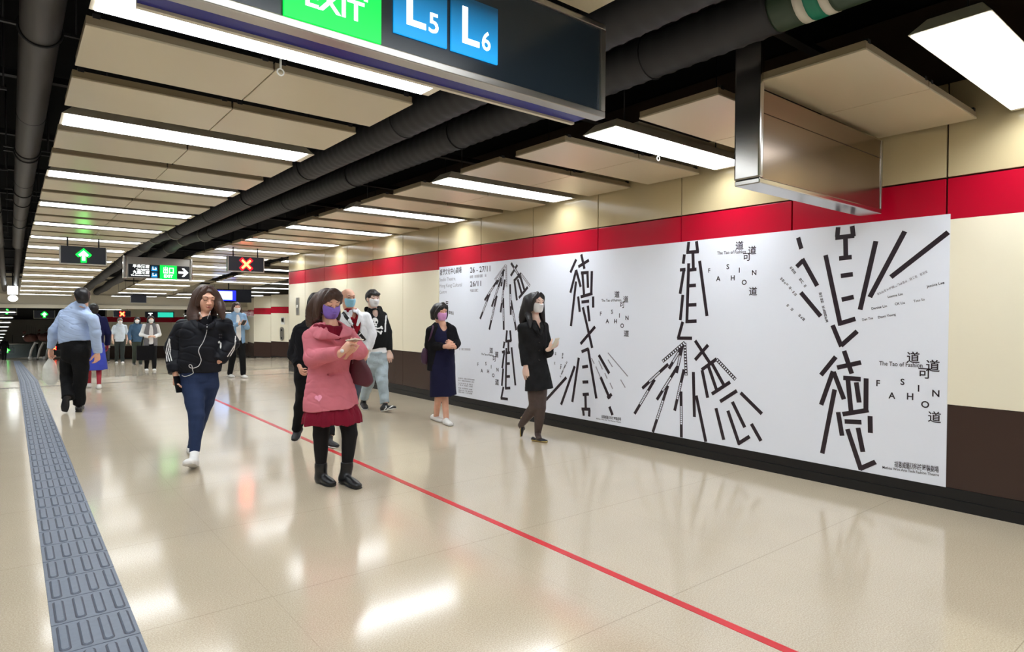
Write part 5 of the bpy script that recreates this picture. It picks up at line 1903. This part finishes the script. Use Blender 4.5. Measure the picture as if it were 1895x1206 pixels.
P.hball(sd, (0, .075, .05), (.085, .085, .095), .01, 's')
P.hball(sd, (0, .02, .10), (.05, .11, .05), .01, 's')
sd.build('hair', H_BLACK, P.root)
sd = Solid(.006)
sd.tube([P.p((654, 640, 0)), P.p((652, 600, 0)), P.p((650, 582, 0)), P.p((649, 575, 0))], [.15, .155, .11, .075], [.118, .12, .095, .075], P.left, .02)
sd.tube([P.p((641, 577, .0)), P.p((645, 583, -.085)), P.p((650, 590, -.12))], [.022, .022, .012], [.009, .009, .008], cv(.4, .9, 0), .01)
sd.tube([P.p((656, 577, .02)), P.p((655, 583, -.07)), P.p((652, 590, -.12))], [.022, .022, .012], [.009, .009, .008], cv(-.4, .9, 0), .01)
vneck(P, 10, .056, -.115, .010)(sd)
sd.build('polo_shirt', F_polo, P.root)
def front(sd):
    vneck(P, 52, .064, -.20, .012, 8)(sd)
jw = top(P, 'zip_jacket', F_white, [(657, 666, 0, .19, .14), (656, 655, 0, .20, .15), (655, 620, 0, .20, .148), (653, 598, 0, .19, .125), (651, 583, 0, .13, .095), (650, 576, .01, .09, .08)],
    {'R': (.088, .082, .076, .07, .055), 'L': (.088, .084, .078, .074, .055)}, extra=front, wr=(.005, 32), seed=51, upto=.95)
sd = Solid(.006)
sd.tube([P.p((639, 576, -.02)), P.p((641, 585, -.11)), P.p((652, 600, -.165))], [.034, .03, .015], [.012, .012, .009], cv(.6, .7, 0), .008)
sd.tube([P.p((663, 574, .03)), P.p((667, 584, -.08)), P.p((661, 602, -.155))], [.034, .03, .015], [.012, .012, .009], cv(-.6, .7, 0), .008)
sd.build('collar', F_white, P.root)
sew(jw, 'chest_logo', mat('logo_grey', (70, 84, 110), .6), lambda x, y: 590.2 < y < 592.6 and abs(x - 666.5) < (y - 588.6) * .55 and int((x - y * .3) * 1.4) % 3 != 0, (663, 588, 670, 594), .4)
pants(P, 'trousers', fabric('trousers_slate', (70, 78, 92)), (.1, .075, .068, .055), [(655, 680, 0, .165, .125), (655, 662, 0, .17, .13), (655, 656, 0, .165, .125)], cut=.97)
a = ground(622, 776); P.shoe('sneaker', mat('sneaker_grey', (120, 122, 124), .5), a, a + cv(.12, 0, -.22), P.q['anR'], M_sneak, .045, .065)
a = ground(650, 770); P.shoe('sneaker', mat('sneaker_grey', (120, 122, 124), .5), a + cv(-.02, .06, .2), a + cv(.1, 0, 0), P.q['anL'], M_sneak, .045, .065)
t = thing('cross_strap', 'black shoulder strap with buckle across the white jacket', 'bag strap', P.p((660, 600, -.2)))
bw = surface(jw)
pp = [hit(bw, 631 + (675 - 631) * k / 24, 577.5 + (631 - 577.5) * (k / 24) ** 1.15, .006) for k in range(25)]
pp = [q for q in pp if q is not None]
sm = [sum((pp[max(0, min(len(pp) - 1, i + j))] for j in (-1, 0, 1)), Vector()) / 3 for i in range(len(pp))]
mb = MB(); mb.tube(sm, .024, 8, flat=.22, side=cv(.75, .65, 0)); mb.build('webbing', M_black, t)
q = sm[int(len(sm) * .76)]; mb = MB(); mb.tube([q + cv(-.012, -.014, -.006), q + cv(.012, .012, -.006)], .006, 6); mb.build('buckle', M_sneak, t)
t_ = MB()
q = P.p((668, 661, -.12)); t_.hexa([q + cv(-.04, -.02, 0), q + cv(.0, -.08, 0), q + cv(.055, .04, .02), q + cv(.02, .06, .02), q + cv(-.04, -.02, .002), q + cv(.0, -.08, .002), q + cv(.055, .04, .022), q + cv(.02, .06, .022)])
tag(t_.build('folded_paper', M_sneak), 'folded white paper held by the bald person in the white jacket', 'paper')


# ---- the young man in the skull hoodie
P = Person('person in a black hoodie with white skull print, pale jeans and white mask', 8.85, (-.1, -1), .006, lod=1)
P.begin((696, 660))
P.set_head((690, 552.5, 0), yaw=-3, pitch=-2, s=1.04)
J = dict(hips=(697, 658), chest=(694, 612), neck=(692, 577), shR=(676, 582, -.08), elR=(674, 617, -.02), wrR=(676, 650, -.08), shL=(708, 580, .08), elL=(717, 614, .10), wrL=(720, 650, .02),
         hpR=(690, 668, -.03), knR=(683, 704, .02), anR=(673, 737, .14), hpL=(704, 668, .03), knL=(707, 706, -.08), anL=(713, 746, -.14))
sd = Solid(.005)
core(P, sd, J, 1.0)
P.head_ops(sd, P.q['neck'], .056)
P.hand_ops(sd, P.q['wrL'], cv(.05, -1, -.1), cv(-.5, 0, .85), 1, .55, 1.05)
P.hand_ops(sd, P.q['wrR'], cv(.05, -1, -.1), cv(.7, 0, .7), -1, .5, 1.0)
body = sd.build('body', SK_C, P.root)
P.face_parts(body, H_BLACK)
P.mask(M_maskw)
sd = Solid(.005)
P.hball(sd, (0, -.012, .046), (.087, .100, .082), 0)
P.hball(sd, (0, -.05, .0), (.082, .07, .07), .02)
P.hball(sd, (0, .115, -.035), (.066, .085, .088), .012, 's')
P.htube(sd, [(-.06, .05, .07), (-.02, .088, .062), (.03, .09, .066), (.065, .055, .062)], [.022, .026, .026, .02], [.018, .018, .018, .016], .015)
sd.wrinkle(.004, 120, 16, (1, 1, .6))
sd.build('hair', H_BLACK, P.root)
mb = MB()
for s in (-1, 1):
    mb.tube([P.h(s * .032 + .018 * math.cos(w * math.pi / 8), .108, .006 + .015 * math.sin(w * math.pi / 8)) for w in range(17)], .0013, 5, cap=False)
    mb.tube([P.h(s * .05, .105, .01), P.h(s * .078, .06, .01), P.h(s * .08, -.01, .005)], .0013, 5)
tag(mb.build('glasses', mat('glasses_rose', (170, 120, 120), .3)), 'thin framed glasses on the person in the skull hoodie', 'glasses')
sd = Solid(.006)
sd.tube([P.p((697, 653, 0)), P.p((696, 640, 0)), P.p((695, 625, 0))], [.162, .16, .155], [.122, .12, .12], P.left, .02, flat=(True, True)); sd.wrinkle(.003, 40, 3)
sd.build('tee_shirt', F_tee, P.root)
def hoodn(sd):
    vneck(P, 7, .052, -.11, .012)(sd)
    sd.tube([P.p((677, 572, .04)), P.p((684, 575, .12)), P.p((694, 574, .14)), P.p((703, 574, .11)), P.p((705, 577, .04))], [.04, .06, .07, .06, .035], [.025, .035, .04, .035, .025], cv(0, 1, 0), .03)
hd = top(P, 'hoodie', F_hood, [(697, 644, 0, .165, .125), (696, 632, 0, .175, .135), (695, 612, 0, .172, .13), (693, 590, 0, .165, .11), (692, 580, 0, .115, .085), (692, 575, 0, .08, .075)],
    {'R': (.075, .07, .064, .06, .046), 'L': (.075, .07, .064, .06, .046)}, extra=hoodn, wr=(.0035, 36), seed=61, upto=.96)
dark = any_in(ell(690.8, 596.2, 1.7, 2), ell(696.4, 596.2, 1.7, 2), ell(693.8, 600.5, .8, 1), lambda x, y: 603.2 < y < 604.2 and 689 < x < 697.5)
skull = any_in(ell(693.6, 594.5, 6.0, 7.0), ell(693.5, 603.5, 4.2, 4.8))
bones = any_in(seg_in([(692, 609), (705.5, 606.2)], 2.6), seg_in([(690, 609), (705, 615.5)], 2.6), ell(705.6, 604.6, 2, 2), ell(707, 607.5, 1.8, 1.8), ell(705.8, 613.4, 1.8, 1.8), ell(704.4, 616.6, 1.9, 1.9))
sew(hd, 'skull_print', M_stripe, lambda x, y: (skull(x, y) and not dark(x, y)) or bones(x, y), (685, 585, 711, 620), .35)
sew(hd, 'sleeve_stripe', M_stripe, seg_in([(714.5, 584), (713, 600), (712.5, 613)], 2.6), (708, 580, 720, 616), .6)
pants(P, 'jeans', F_jean, (.098, .078, .07, .062), [(697, 672, 0, .155, .12), (697, 656, 0, .16, .125), (697, 650, 0, .155, .12)], (.005, 38), seed=63, cut=.98)
M_snb = mat('sneaker_black', (20, 20, 22), .5)
a = ground(706.5, 761.5)
for hh, tt, an in ((a, a + cv(.215, .055, -.10), 'anL'), (ground(671, 756) + cv(-.04, .02, .16), ground(677, 759), 'anR')):
    so = P.shoe('sneaker', M_snb, hh, tt, P.q[an], M_sneak, .046, .072)
    if an == 'anL':
        sew(so, 'sneaker_swoosh', M_sneak, any_in(seg_in([(711.5, 757.5), (715, 754), (714.5, 751.5)], 1.6), seg_in([(717, 756.5), (727, 750.5)], 1.8)), (708, 748, 732, 761), .5)


# ---- the person in black half hidden behind the pink coat
P = Person('person in black jacket and trousers mostly hidden behind the pink coat', 6.6, (.05, -1), .006, lod=1)
P.begin((574, 700))
P.set_head((587, 561, 0), yaw=6, pitch=-4, s=1.0)
J = dict(hips=(576, 695), chest=(577, 640), neck=(584, 594), shR=(556, 608, -.05), elR=(547, 655, -.02), wrR=(554, 676, -.14), shL=(604, 606, .1), elL=(612, 650, .08), wrL=(606, 690, -.02),
         hpR=(568, 705, -.03), knR=(558, 752, .02), anR=(549, 795, .10), hpL=(586, 705, .03), knL=(600, 756, -.06), anL=(610, 808, -.16))
sd = Solid(.006)
core(P, sd, J, .98)
P.head_ops(sd, P.q['neck'], .052)
P.hand_ops(sd, P.q['wrR'], cv(.35, -.45, -.55), cv(.6, .2, .7), -1, 1.2, 1.0)
P.hand_ops(sd, P.q['wrL'], cv(.1, -1, -.1), cv(-.9, 0, .4), 1, .5, 1.0)
body = sd.build('body', SK_B, P.root)
P.face_parts(body, H_BLACK)
sd = Solid(.006)
hair_cap(P, sd, face=(.054, .07, .085), fz=-.03)
sd.tube([P.p((578, 560, .04)), P.p((574, 575, .05)), P.p((571, 588, .05))], [.045, .05, .03], [.05, .045, .03], cv(1, 0, 0), .03)
sd.wrinkle(.003, 85, 17, (1, 1, .2))
sd.build('hair', H_BLACK, P.root)
top(P, 'jacket', F_card, [(576, 702, 0, .185, .14), (577, 690, 0, .19, .145), (577, 650, 0, .185, .145), (578, 620, 0, .18, .125), (582, 602, 0, .12, .095), (584, 594, 0, .075, .07)],
    {'R': (.085, .082, .078, .07, .055), 'L': (.085, .082, .078, .07, .055)}, wr=(.006, 30), seed=71, upto=.9)
pants(P, 'trousers', F_trous, (.1, .072, .064, .056), [(576, 715, 0, .165, .125), (576, 695, 0, .17, .13)], (.005, 34), seed=72, cut=.98)
b0 = ground(549, 817)
P.shoe('slip_on_shoe', M_snb, b0 + cv(-.02, .09, .17), b0 + cv(-.015, 0, -.03), P.q['anR'], M_sneak, .045, .065, up=cv(0, 1, .4))
b0 = ground(604, 826); P.shoe('slip_on_shoe', M_snb, b0, ground(625, 829), P.q['anL'], M_sneak, .045, .065)


# ---- the man in the blue shirt walking away
P = Person('person in a pale blue shirt and black trousers seen from behind with a white bag', 8.5, (.0, 1), .006, lod=1)
P.begin((141, 640))
P.set_head((152.5, 549.5, 0), yaw=4, pitch=-2, roll=4, s=1.05)
J = dict(hips=(141, 640), chest=(141, 598), neck=(149.5, 565), shL=(121, 577, .06), elL=(101, 611, .03), wrL=(94.5, 645, .06), shR=(171, 586, -.06), elR=(178, 617, -.04), wrR=(180.5, 653, .02),
         hpL=(131, 650, .03), knL=(124, 698, .06), anL=(126, 735, -.12), hpR=(150, 650, -.03), knR=(149, 698, .0), anR=(146, 748, .04))
sd = Solid(.005)
core(P, sd, J, 1.0)
P.head_ops(sd, P.q['neck'], .06)
P.hand_ops(sd, P.q['wrL'], cv(-.12, -1, .1), cv(1, 0, -.2), 1, 1.1, 1.05)
P.hand_ops(sd, P.q['wrR'], cv(-.1, -1, .1), cv(-.9, 0, .3), -1, .8, 1.05)
sd.build('body', SK_B, P.root)
sd = Solid(.005)
P.hball(sd, (0, -.014, .040), (.086, .104, .084), 0)
P.hball(sd, (0, -.055, -.018), (.074, .066, .078), .03)
P.hball(sd, (0, .112, -.025), (.07, .085, .085), .012, 's')
P.hball(sd, (0, .02, -.075), (.09, .075, .06), .012, 's')
sd.wrinkle(.003, 120, 18, (1, 1, .6))
sd.build('hair', H_BLACK, P.root)
top(P, 'shirt', F_shirt, [(140.5, 632, 0, .182, .132), (140, 626, 0, .2, .148), (140.5, 605, 0, .202, .145), (142, 588, 0, .2, .125), (145, 574, 0, .14, .09), (148.5, 567, .0, .085, .075)],
    {'R': (.078, .07, .066, .06, .05), 'L': (.078, .07, .066, .06, .05)}, wr=(.006, 30), seed=81, upto=.97, stretch=(1, 1, .8))
sd = Solid(.005)
sd.tube([P.p((141, 563, .03)), P.p((143, 562.5, -.05)), P.p((150, 563, -.075)), P.p((157, 566, -.05)), P.p((160, 568, .02))], [.022] * 5, [.01] * 5, cv(0, 1, 0), .008)
sd.tube([P.p((146, 566, .0)), P.p((150, 562, -.01))], [.075, .066], [.072, .066], P.left, .02)
sd.build('collar', F_shirt, P.root)
pants(P, 'trousers', F_trous, (.105, .082, .078, .07), [(141, 655, 0, .175, .135), (140.5, 640, 0, .178, .138), (140.5, 629, 0, .172, .132)], (.006, 30), seed=82, cut=1.02)
mb = MB(); mb.tube([P.p((121, 643, .0)), P.p((119, 636, .03)), P.p((117, 645, .08))], .012, 6); 
mb2 = MB()
M_dshoe = mat('dress_shoe', (24, 22, 22), .3, spec=.5)
e = at(118.5, 763.5, 8.42); P.shoe('dress_shoe', M_dshoe, e + cv(.085, .245, -.10), e, P.q['anL'], M_dark, .047, .07, up=cv(-.2, .1, 1))
P.shoe('dress_shoe', M_dshoe, ground(145, 763.5), ground(150, 752), P.q['anR'], M_dark, .047, .07)
t = thing('carrier_bag', 'white plastic carrier bag hanging from the hand of the person in blue shirt', 'carrier bag', P.p((93, 685, .05)))
sd = Solid(.007)
M_plastic = mat('plastic_bag', (244, 246, 240), .3, alpha=.55, noise=(14, .08))
sd.tube([P.p((93, 664, .06)), P.p((93, 670, .06)), P.p((93, 682, .06)), P.p((94, 697, .06)), P.p((94, 703, .06))], [.018, .045, .085, .098, .08], [.02, .05, .075, .08, .07], cv(1, 0, 0), .02)
sd.wrinkle(.007, 60, 5, (1, 1, .4))
sd.build('bag_body', M_plastic, t)
mb = MB(); mb.tube([P.p((93, 666, .06)), P.p((92.5, 655, .065)), P.p((93.2, 666, .07))], .008, 6); mb.build('handle', M_plastic, t)

# ---- people farther along the corridor, one builder
BODY_MATS = {}


def walker(label, hd, feet, scale, cols, heading=(0, -1), skirt=False, group=None, mask=M_maskw, hairlen=0, hairm=H_BLACK, arms='down', skin=SK_A, hold=None, hx=0, open_top=None, short=False, vest=False):
    """hd = crown pixel, feet = pixel between the soles; built to the height between them"""
    g = ground(*feet)
    D = (g - CAM_P).dot(CF_)
    P = Person(label, D, heading, .009 if D < 16 else .012, group, lod=1 if D < 14 else 2)
    H = (at(hd[0], hd[1], D).z - g.z)
    k = H / 1.65
    P.root = thing('person', label, 'person', (g.x, g.y, floor_z(g.y)), group)
    base = Vector((g.x, g.y, floor_z(g.y)))
    topx = (at(hd[0], hd[1], D) - g)
    lean = Vector((topx.x, topx.y, 0))

    def w(l, f, z):
        return base + lean * (z / 1.65) + P.left * (l * k) + P.fwd * (f * k) + Vector((0, 0, z * k))
    P.hs = k
    P.hc = w(0, .02, 1.535)
    R0 = Matrix((P.left, P.fwd, (0, 0, 1))).transposed()
    P.HR = R0 @ Matrix.Rotation(math.radians(hx), 3, 'Z') @ Matrix.Rotation(math.radians(-6 if arms == 'phone' else 0), 3, 'X')
    q = dict(hips=w(0, 0, .92), chest=w(0, .01, 1.2), neck=w(0, 0, 1.41))
    for s, sg in (('L', 1), ('R', -1)):
        q['sh' + s] = w(sg * .165, 0, 1.345)
        st = .16 * sg
        q['hp' + s] = w(sg * .085, 0, .86)
        q['kn' + s] = w(sg * .08, st * .35 + .05, .47)
        q['an' + s] = w(sg * .075, st, .09)
        if arms == 'down':
            q['el' + s], q['wr' + s] = w(sg * .235, -.03 - .04 * sg, 1.07), w(sg * .235, .06 - .12 * sg, .84)
        elif arms == 'phone':
            q['el' + s], q['wr' + s] = w(sg * .225, .02, 1.10), w(sg * .05, .26, 1.17)
        else:
            q['el' + s], q['wr' + s] = w(sg * .235, -.02, 1.08), w(sg * .07, .19, 1.02)
    P.q = q
    sd = Solid(P.vox * .75)
    b = k
    sd.tube([q['hips'], q['chest'], q['neck']], [.12 * b, .125 * b, .05 * b], [.08 * b, .085 * b, .05 * b], P.left, .03)
    for s, sg in (('L', 1), ('R', -1)):
        sd.tube([q['sh' + s], q['el' + s], q['wr' + s]], [.045 * b, .038 * b, .026 * b], k=.02, sub=1)
        sd.tube([q['hp' + s], q['kn' + s], q['an' + s]], [.07 * b, .05 * b, .036 * b], k=.03, sub=1)
        if arms == 'down':
            P.hand_ops(sd, q['wr' + s], P.fwd * .15 + Vector((0, 0, -1)), P.left * -sg, 1 if s == 'R' else -1, .5, k)
        else:
            P.hand_ops(sd, q['wr' + s], P.fwd * .6 - P.left * sg * .35 + Vector((0, 0, .3)), Vector((0, 0, -1)) if arms != 'phone' else Vector((0, 0, 1)), 1 if s == 'R' else -1, .8, k * .95)
    P.head_ops(sd, q['neck'], .052 * k)
    body = sd.build('body', skin, P.root)
    if P.lod < 2:
        P.face_parts(body, hairm)
    if mask:
        P.mask(mask)
    sd = Solid(P.vox * .75)
    hair_cap(P, sd, face=(.056, .075, .085), fz=-.03)
    if hairlen:
        for s in (-1, 1):
            P.htube(sd, [(s * .06, -.02, .02), (s * .075, .0, -.06), (s * .07, .01, -.06 - hairlen)], [.03, .034, .022], k=.03)
        P.htube(sd, [(0, -.07, 0), (0, -.085, -.06 - hairlen)], [.07, .06], [.035, .03], k=.03)
    sd.build('hair', hairm, P.root)
    tp, bt, shoe_m = cols

    def prof(pts):
        return [(w(0, 0, z), a * k, d * k) for z, a, d in pts]

    def garment(name, m, pts, sleeves, seed, upto=.97, extra=None):
        sd = Solid(P.vox)
        pr = prof(pts)
        sd.tube([a for a, _, _ in pr], [b_ for _, b_, _ in pr], [c for _, _, c in pr], P.left, .03, flat=(True, False))
        if sleeves:
            for s in 'LR':
                a, e = q['sh' + s], q['el' + s]
                wv = mid(e, q['wr' + s], upto)
                sd.tube([a, mid(a, e), e], [.055 * k, .058 * k, .056 * k], k=.03)
                if not short:
                    sd.tube([e, wv], [.058 * k, .048 * k], k=.02, flat=(False, True))
        if extra:
            extra(sd)
        sd.wrinkle(.004, 32, seed)
        return sd.build(name, m, P.root)
    sdn = sum(ord(c) for c in label)
    if open_top:
        garment('tee_shirt', open_top, [(.80, .15, .115), (.95, .152, .118), (1.2, .155, .12), (1.36, .12, .08), (1.41, .07, .06)], vest, sdn)

        def opening(sd):
            sd.tube([w(0, .19, .74), w(0, .2, 1.0), w(0, .16, 1.36)], [.085 * k, .075 * k, .05 * k], [.13 * k, .13 * k, .09 * k], P.left, .02, 's')
        garment('shirt' if not skirt else 'coat', tp, [(.74, .185, .14), (.95, .178, .138), (1.2, .175, .135), (1.36, .14, .09), (1.42, .075, .065)], not vest, sdn, extra=opening)
    else:
        garment('shirt', tp, [(.80, .17, .13), (.95, .168, .13), (1.2, .168, .13), (1.36, .14, .085), (1.42, .075, .065)], True, sdn)
    if skirt:
        garment('skirt', bt, [(.36, .23, .2), (.6, .205, .175), (.85, .165, .13), (.95, .155, .12)], False, sdn + 1)
    else:
        sd = Solid(P.vox)
        pr = prof([(.78, .14, .10), (.86, .145, .105), (.92, .135, .10)])
        sd.tube([a for a, _, _ in pr], [b_ for _, b_, _ in pr], [c for _, _, c in pr], P.left, .03)
        for s in 'LR':
            sd.tube([q['hp' + s], q['kn' + s], q['an' + s]], [.09 * k, .07 * k, .055 * k], k=.03, sub=1)
        sd.wrinkle(.004, 32, sdn + 2)
        sd.build('trousers', bt, P.root)
    for s, sg in (('L', 1), ('R', -1)):
        an = q['an' + s]
        hl = Vector((an.x, an.y, 0)) - P.fwd * .06 * k
        hl.z = floor_z(hl.y)
        tt = hl + P.fwd * .25 * k
        tt.z = floor_z(tt.y)
        P.shoe('shoe', shoe_m, hl, tt, an, M_soleg, .044 * k, .065 * k)
    return P


P = walker('person walking away in navy top and long blue skirt beside the man in blue shirt', (173, 561), (174, 718), 1, (fabric('top_navy', (20, 22, 66)), F_skirtb, M_sneak), heading=(0.05, 1), skirt=True, mask=None, skin=skin_material('socks_red_skin', (170, 40, 56)))
P = walker('person in open pale denim shirt and black trousers reading a phone, side hall', (437, 558.5), (438, 698), 1, (F_denim, F_trous, M_sneak), heading=(.15, -1), hairlen=.14, hairm=H_BROWN, arms='phone', open_top=F_tee, hx=8)
phone('dark phone held by the person in the pale denim shirt', mid(P.q['wrL'], P.q['wrR']) + P.fwd * .10 + Vector((0, 0, .03)), P.fwd * .7 + Vector((0, 0, .6)), P.left, M_screen)
walker('distant person in a white blue tee shirt and dark green trousers, left of three', (222, 588), (221, 672), 1, (fabric('tee_ice', (222, 234, 246)), fabric('trousers_green', (52, 58, 56)), M_sneak), short=True, hairm=hair_material('hair_grey', (110, 100, 96)), group=None)
walker('distant person in a slate blue sweater and green trousers, middle of three', (254, 586), (254, 675), 1, (fabric('sweater_slate', (70, 98, 126)), fabric('trousers_olive', (62, 70, 62)), M_snb), hairlen=.08, hx=15)
P = walker('distant person in grey cardigan over white top with black trousers, right of three', (279, 583.5), (278, 686), 1, (fabric('cardigan_grey', (120, 118, 122)), F_trous, M_sneak), hairlen=.05, arms='clasp', open_top=F_tee, vest=True)
q = mid(P.q['elR'], P.q['wrR'], .55)
t = thing('tote_bag', 'black tote bag hung on the arm of the person in grey cardigan', 'tote bag', q)
mb = MB(); c = q + Vector((0, 0, -.42)); l_, f_ = P.left, P.fwd
mb.hexa([c + l_ * a + f_ * b_ + Vector((0, 0, z)) for z in (-.2, .17) for a, b_ in ((-.2, -.05), (.2, -.05), (.2, .05), (-.2, .05))]); mb.build('bag_body', F_card, t, bevel=.02)
mb = MB(); mb.tube([c + l_ * -.1 + Vector((0, 0, .16)), q + l_ * -.04 + Vector((0, 0, .02)), q + l_ * .04 + Vector((0, 0, .02)), c + l_ * .1 + Vector((0, 0, .16))], .012, 6); mb.build('handle', F_card, t)
walker('small distant person in a beige coat holding a phone behind the blue skirt', (196, 613), (197, 669), 1, (fabric('coat_beige', (186, 178, 162)), fabric('trousers_grey', (70, 70, 72)), M_snb), hairlen=.1, arms='phone', open_top=fabric('top_taupe', (130, 112, 108)))
walker('small distant person all in black standing at the escalators, far left', (8, 625), (7.5, 667), 1, (F_card, F_trous, M_snb), heading=(0, 1), mask=None)
walker('small dark figure between the two nearer walkers past the bulkhead', (240, 600), (240, 659), 1, (F_card, F_trous, M_snb))

# luggage trolley with bags, far left beyond the bulkhead
g0 = ground(70, 666)
t = thing('luggage_trolley', 'white framed luggage trolley loaded with brown bags by the far escalators', 'luggage trolley', g0)
z = g0.z
for dx in (-.5, .0, .5):
    mb = MB()
    a = g0 + CR_ * dx
    mb.tube([a + Vector((0, 0, .1)), a + CR_ * .1 + Vector((0, 0, .6)), a + CR_ * .35 + Vector((0, 0, 1.1)), a + CR_ * .5 + Vector((0, 0, 1.05))], .06, 8)
    mb.build('frame_tube', M_sneak, t)
for dx in (-.45, .45):
    mb = MB(); a = g0 + CR_ * dx + Vector((0, 0, .12)); mb.tube([a - CF_ * .06, a + CF_ * .06], .12, 14); mb.build('wheel', M_soleg, t)
for dx, rz, rx, lab in ((-.42, .22, .30, 'brown soft bag on the near end of the distant luggage trolley'), (.55, .25, .34, 'brown soft bag on the far end of the distant luggage trolley')):
    sd = Solid(.03)
    c = g0 + CR_ * dx + Vector((0, 0, 1.16 + rz))
    sd.tube([c - CR_ * rx * .6, c + CR_ * rx * .6], rz, rz, (0, 0, 1), .05)
    sd.ball(c + Vector((0, 0, rz * .7)), (rx * .5, .2, .12), None, .06)
    sd.wrinkle(.03, 9, int(rx * 100))
    tag(sd.build('luggage_bag', mat('bag_brown', (104, 62, 54), .7, noise=(6, .3))), lab, 'bag', 'bags on the luggage trolley')
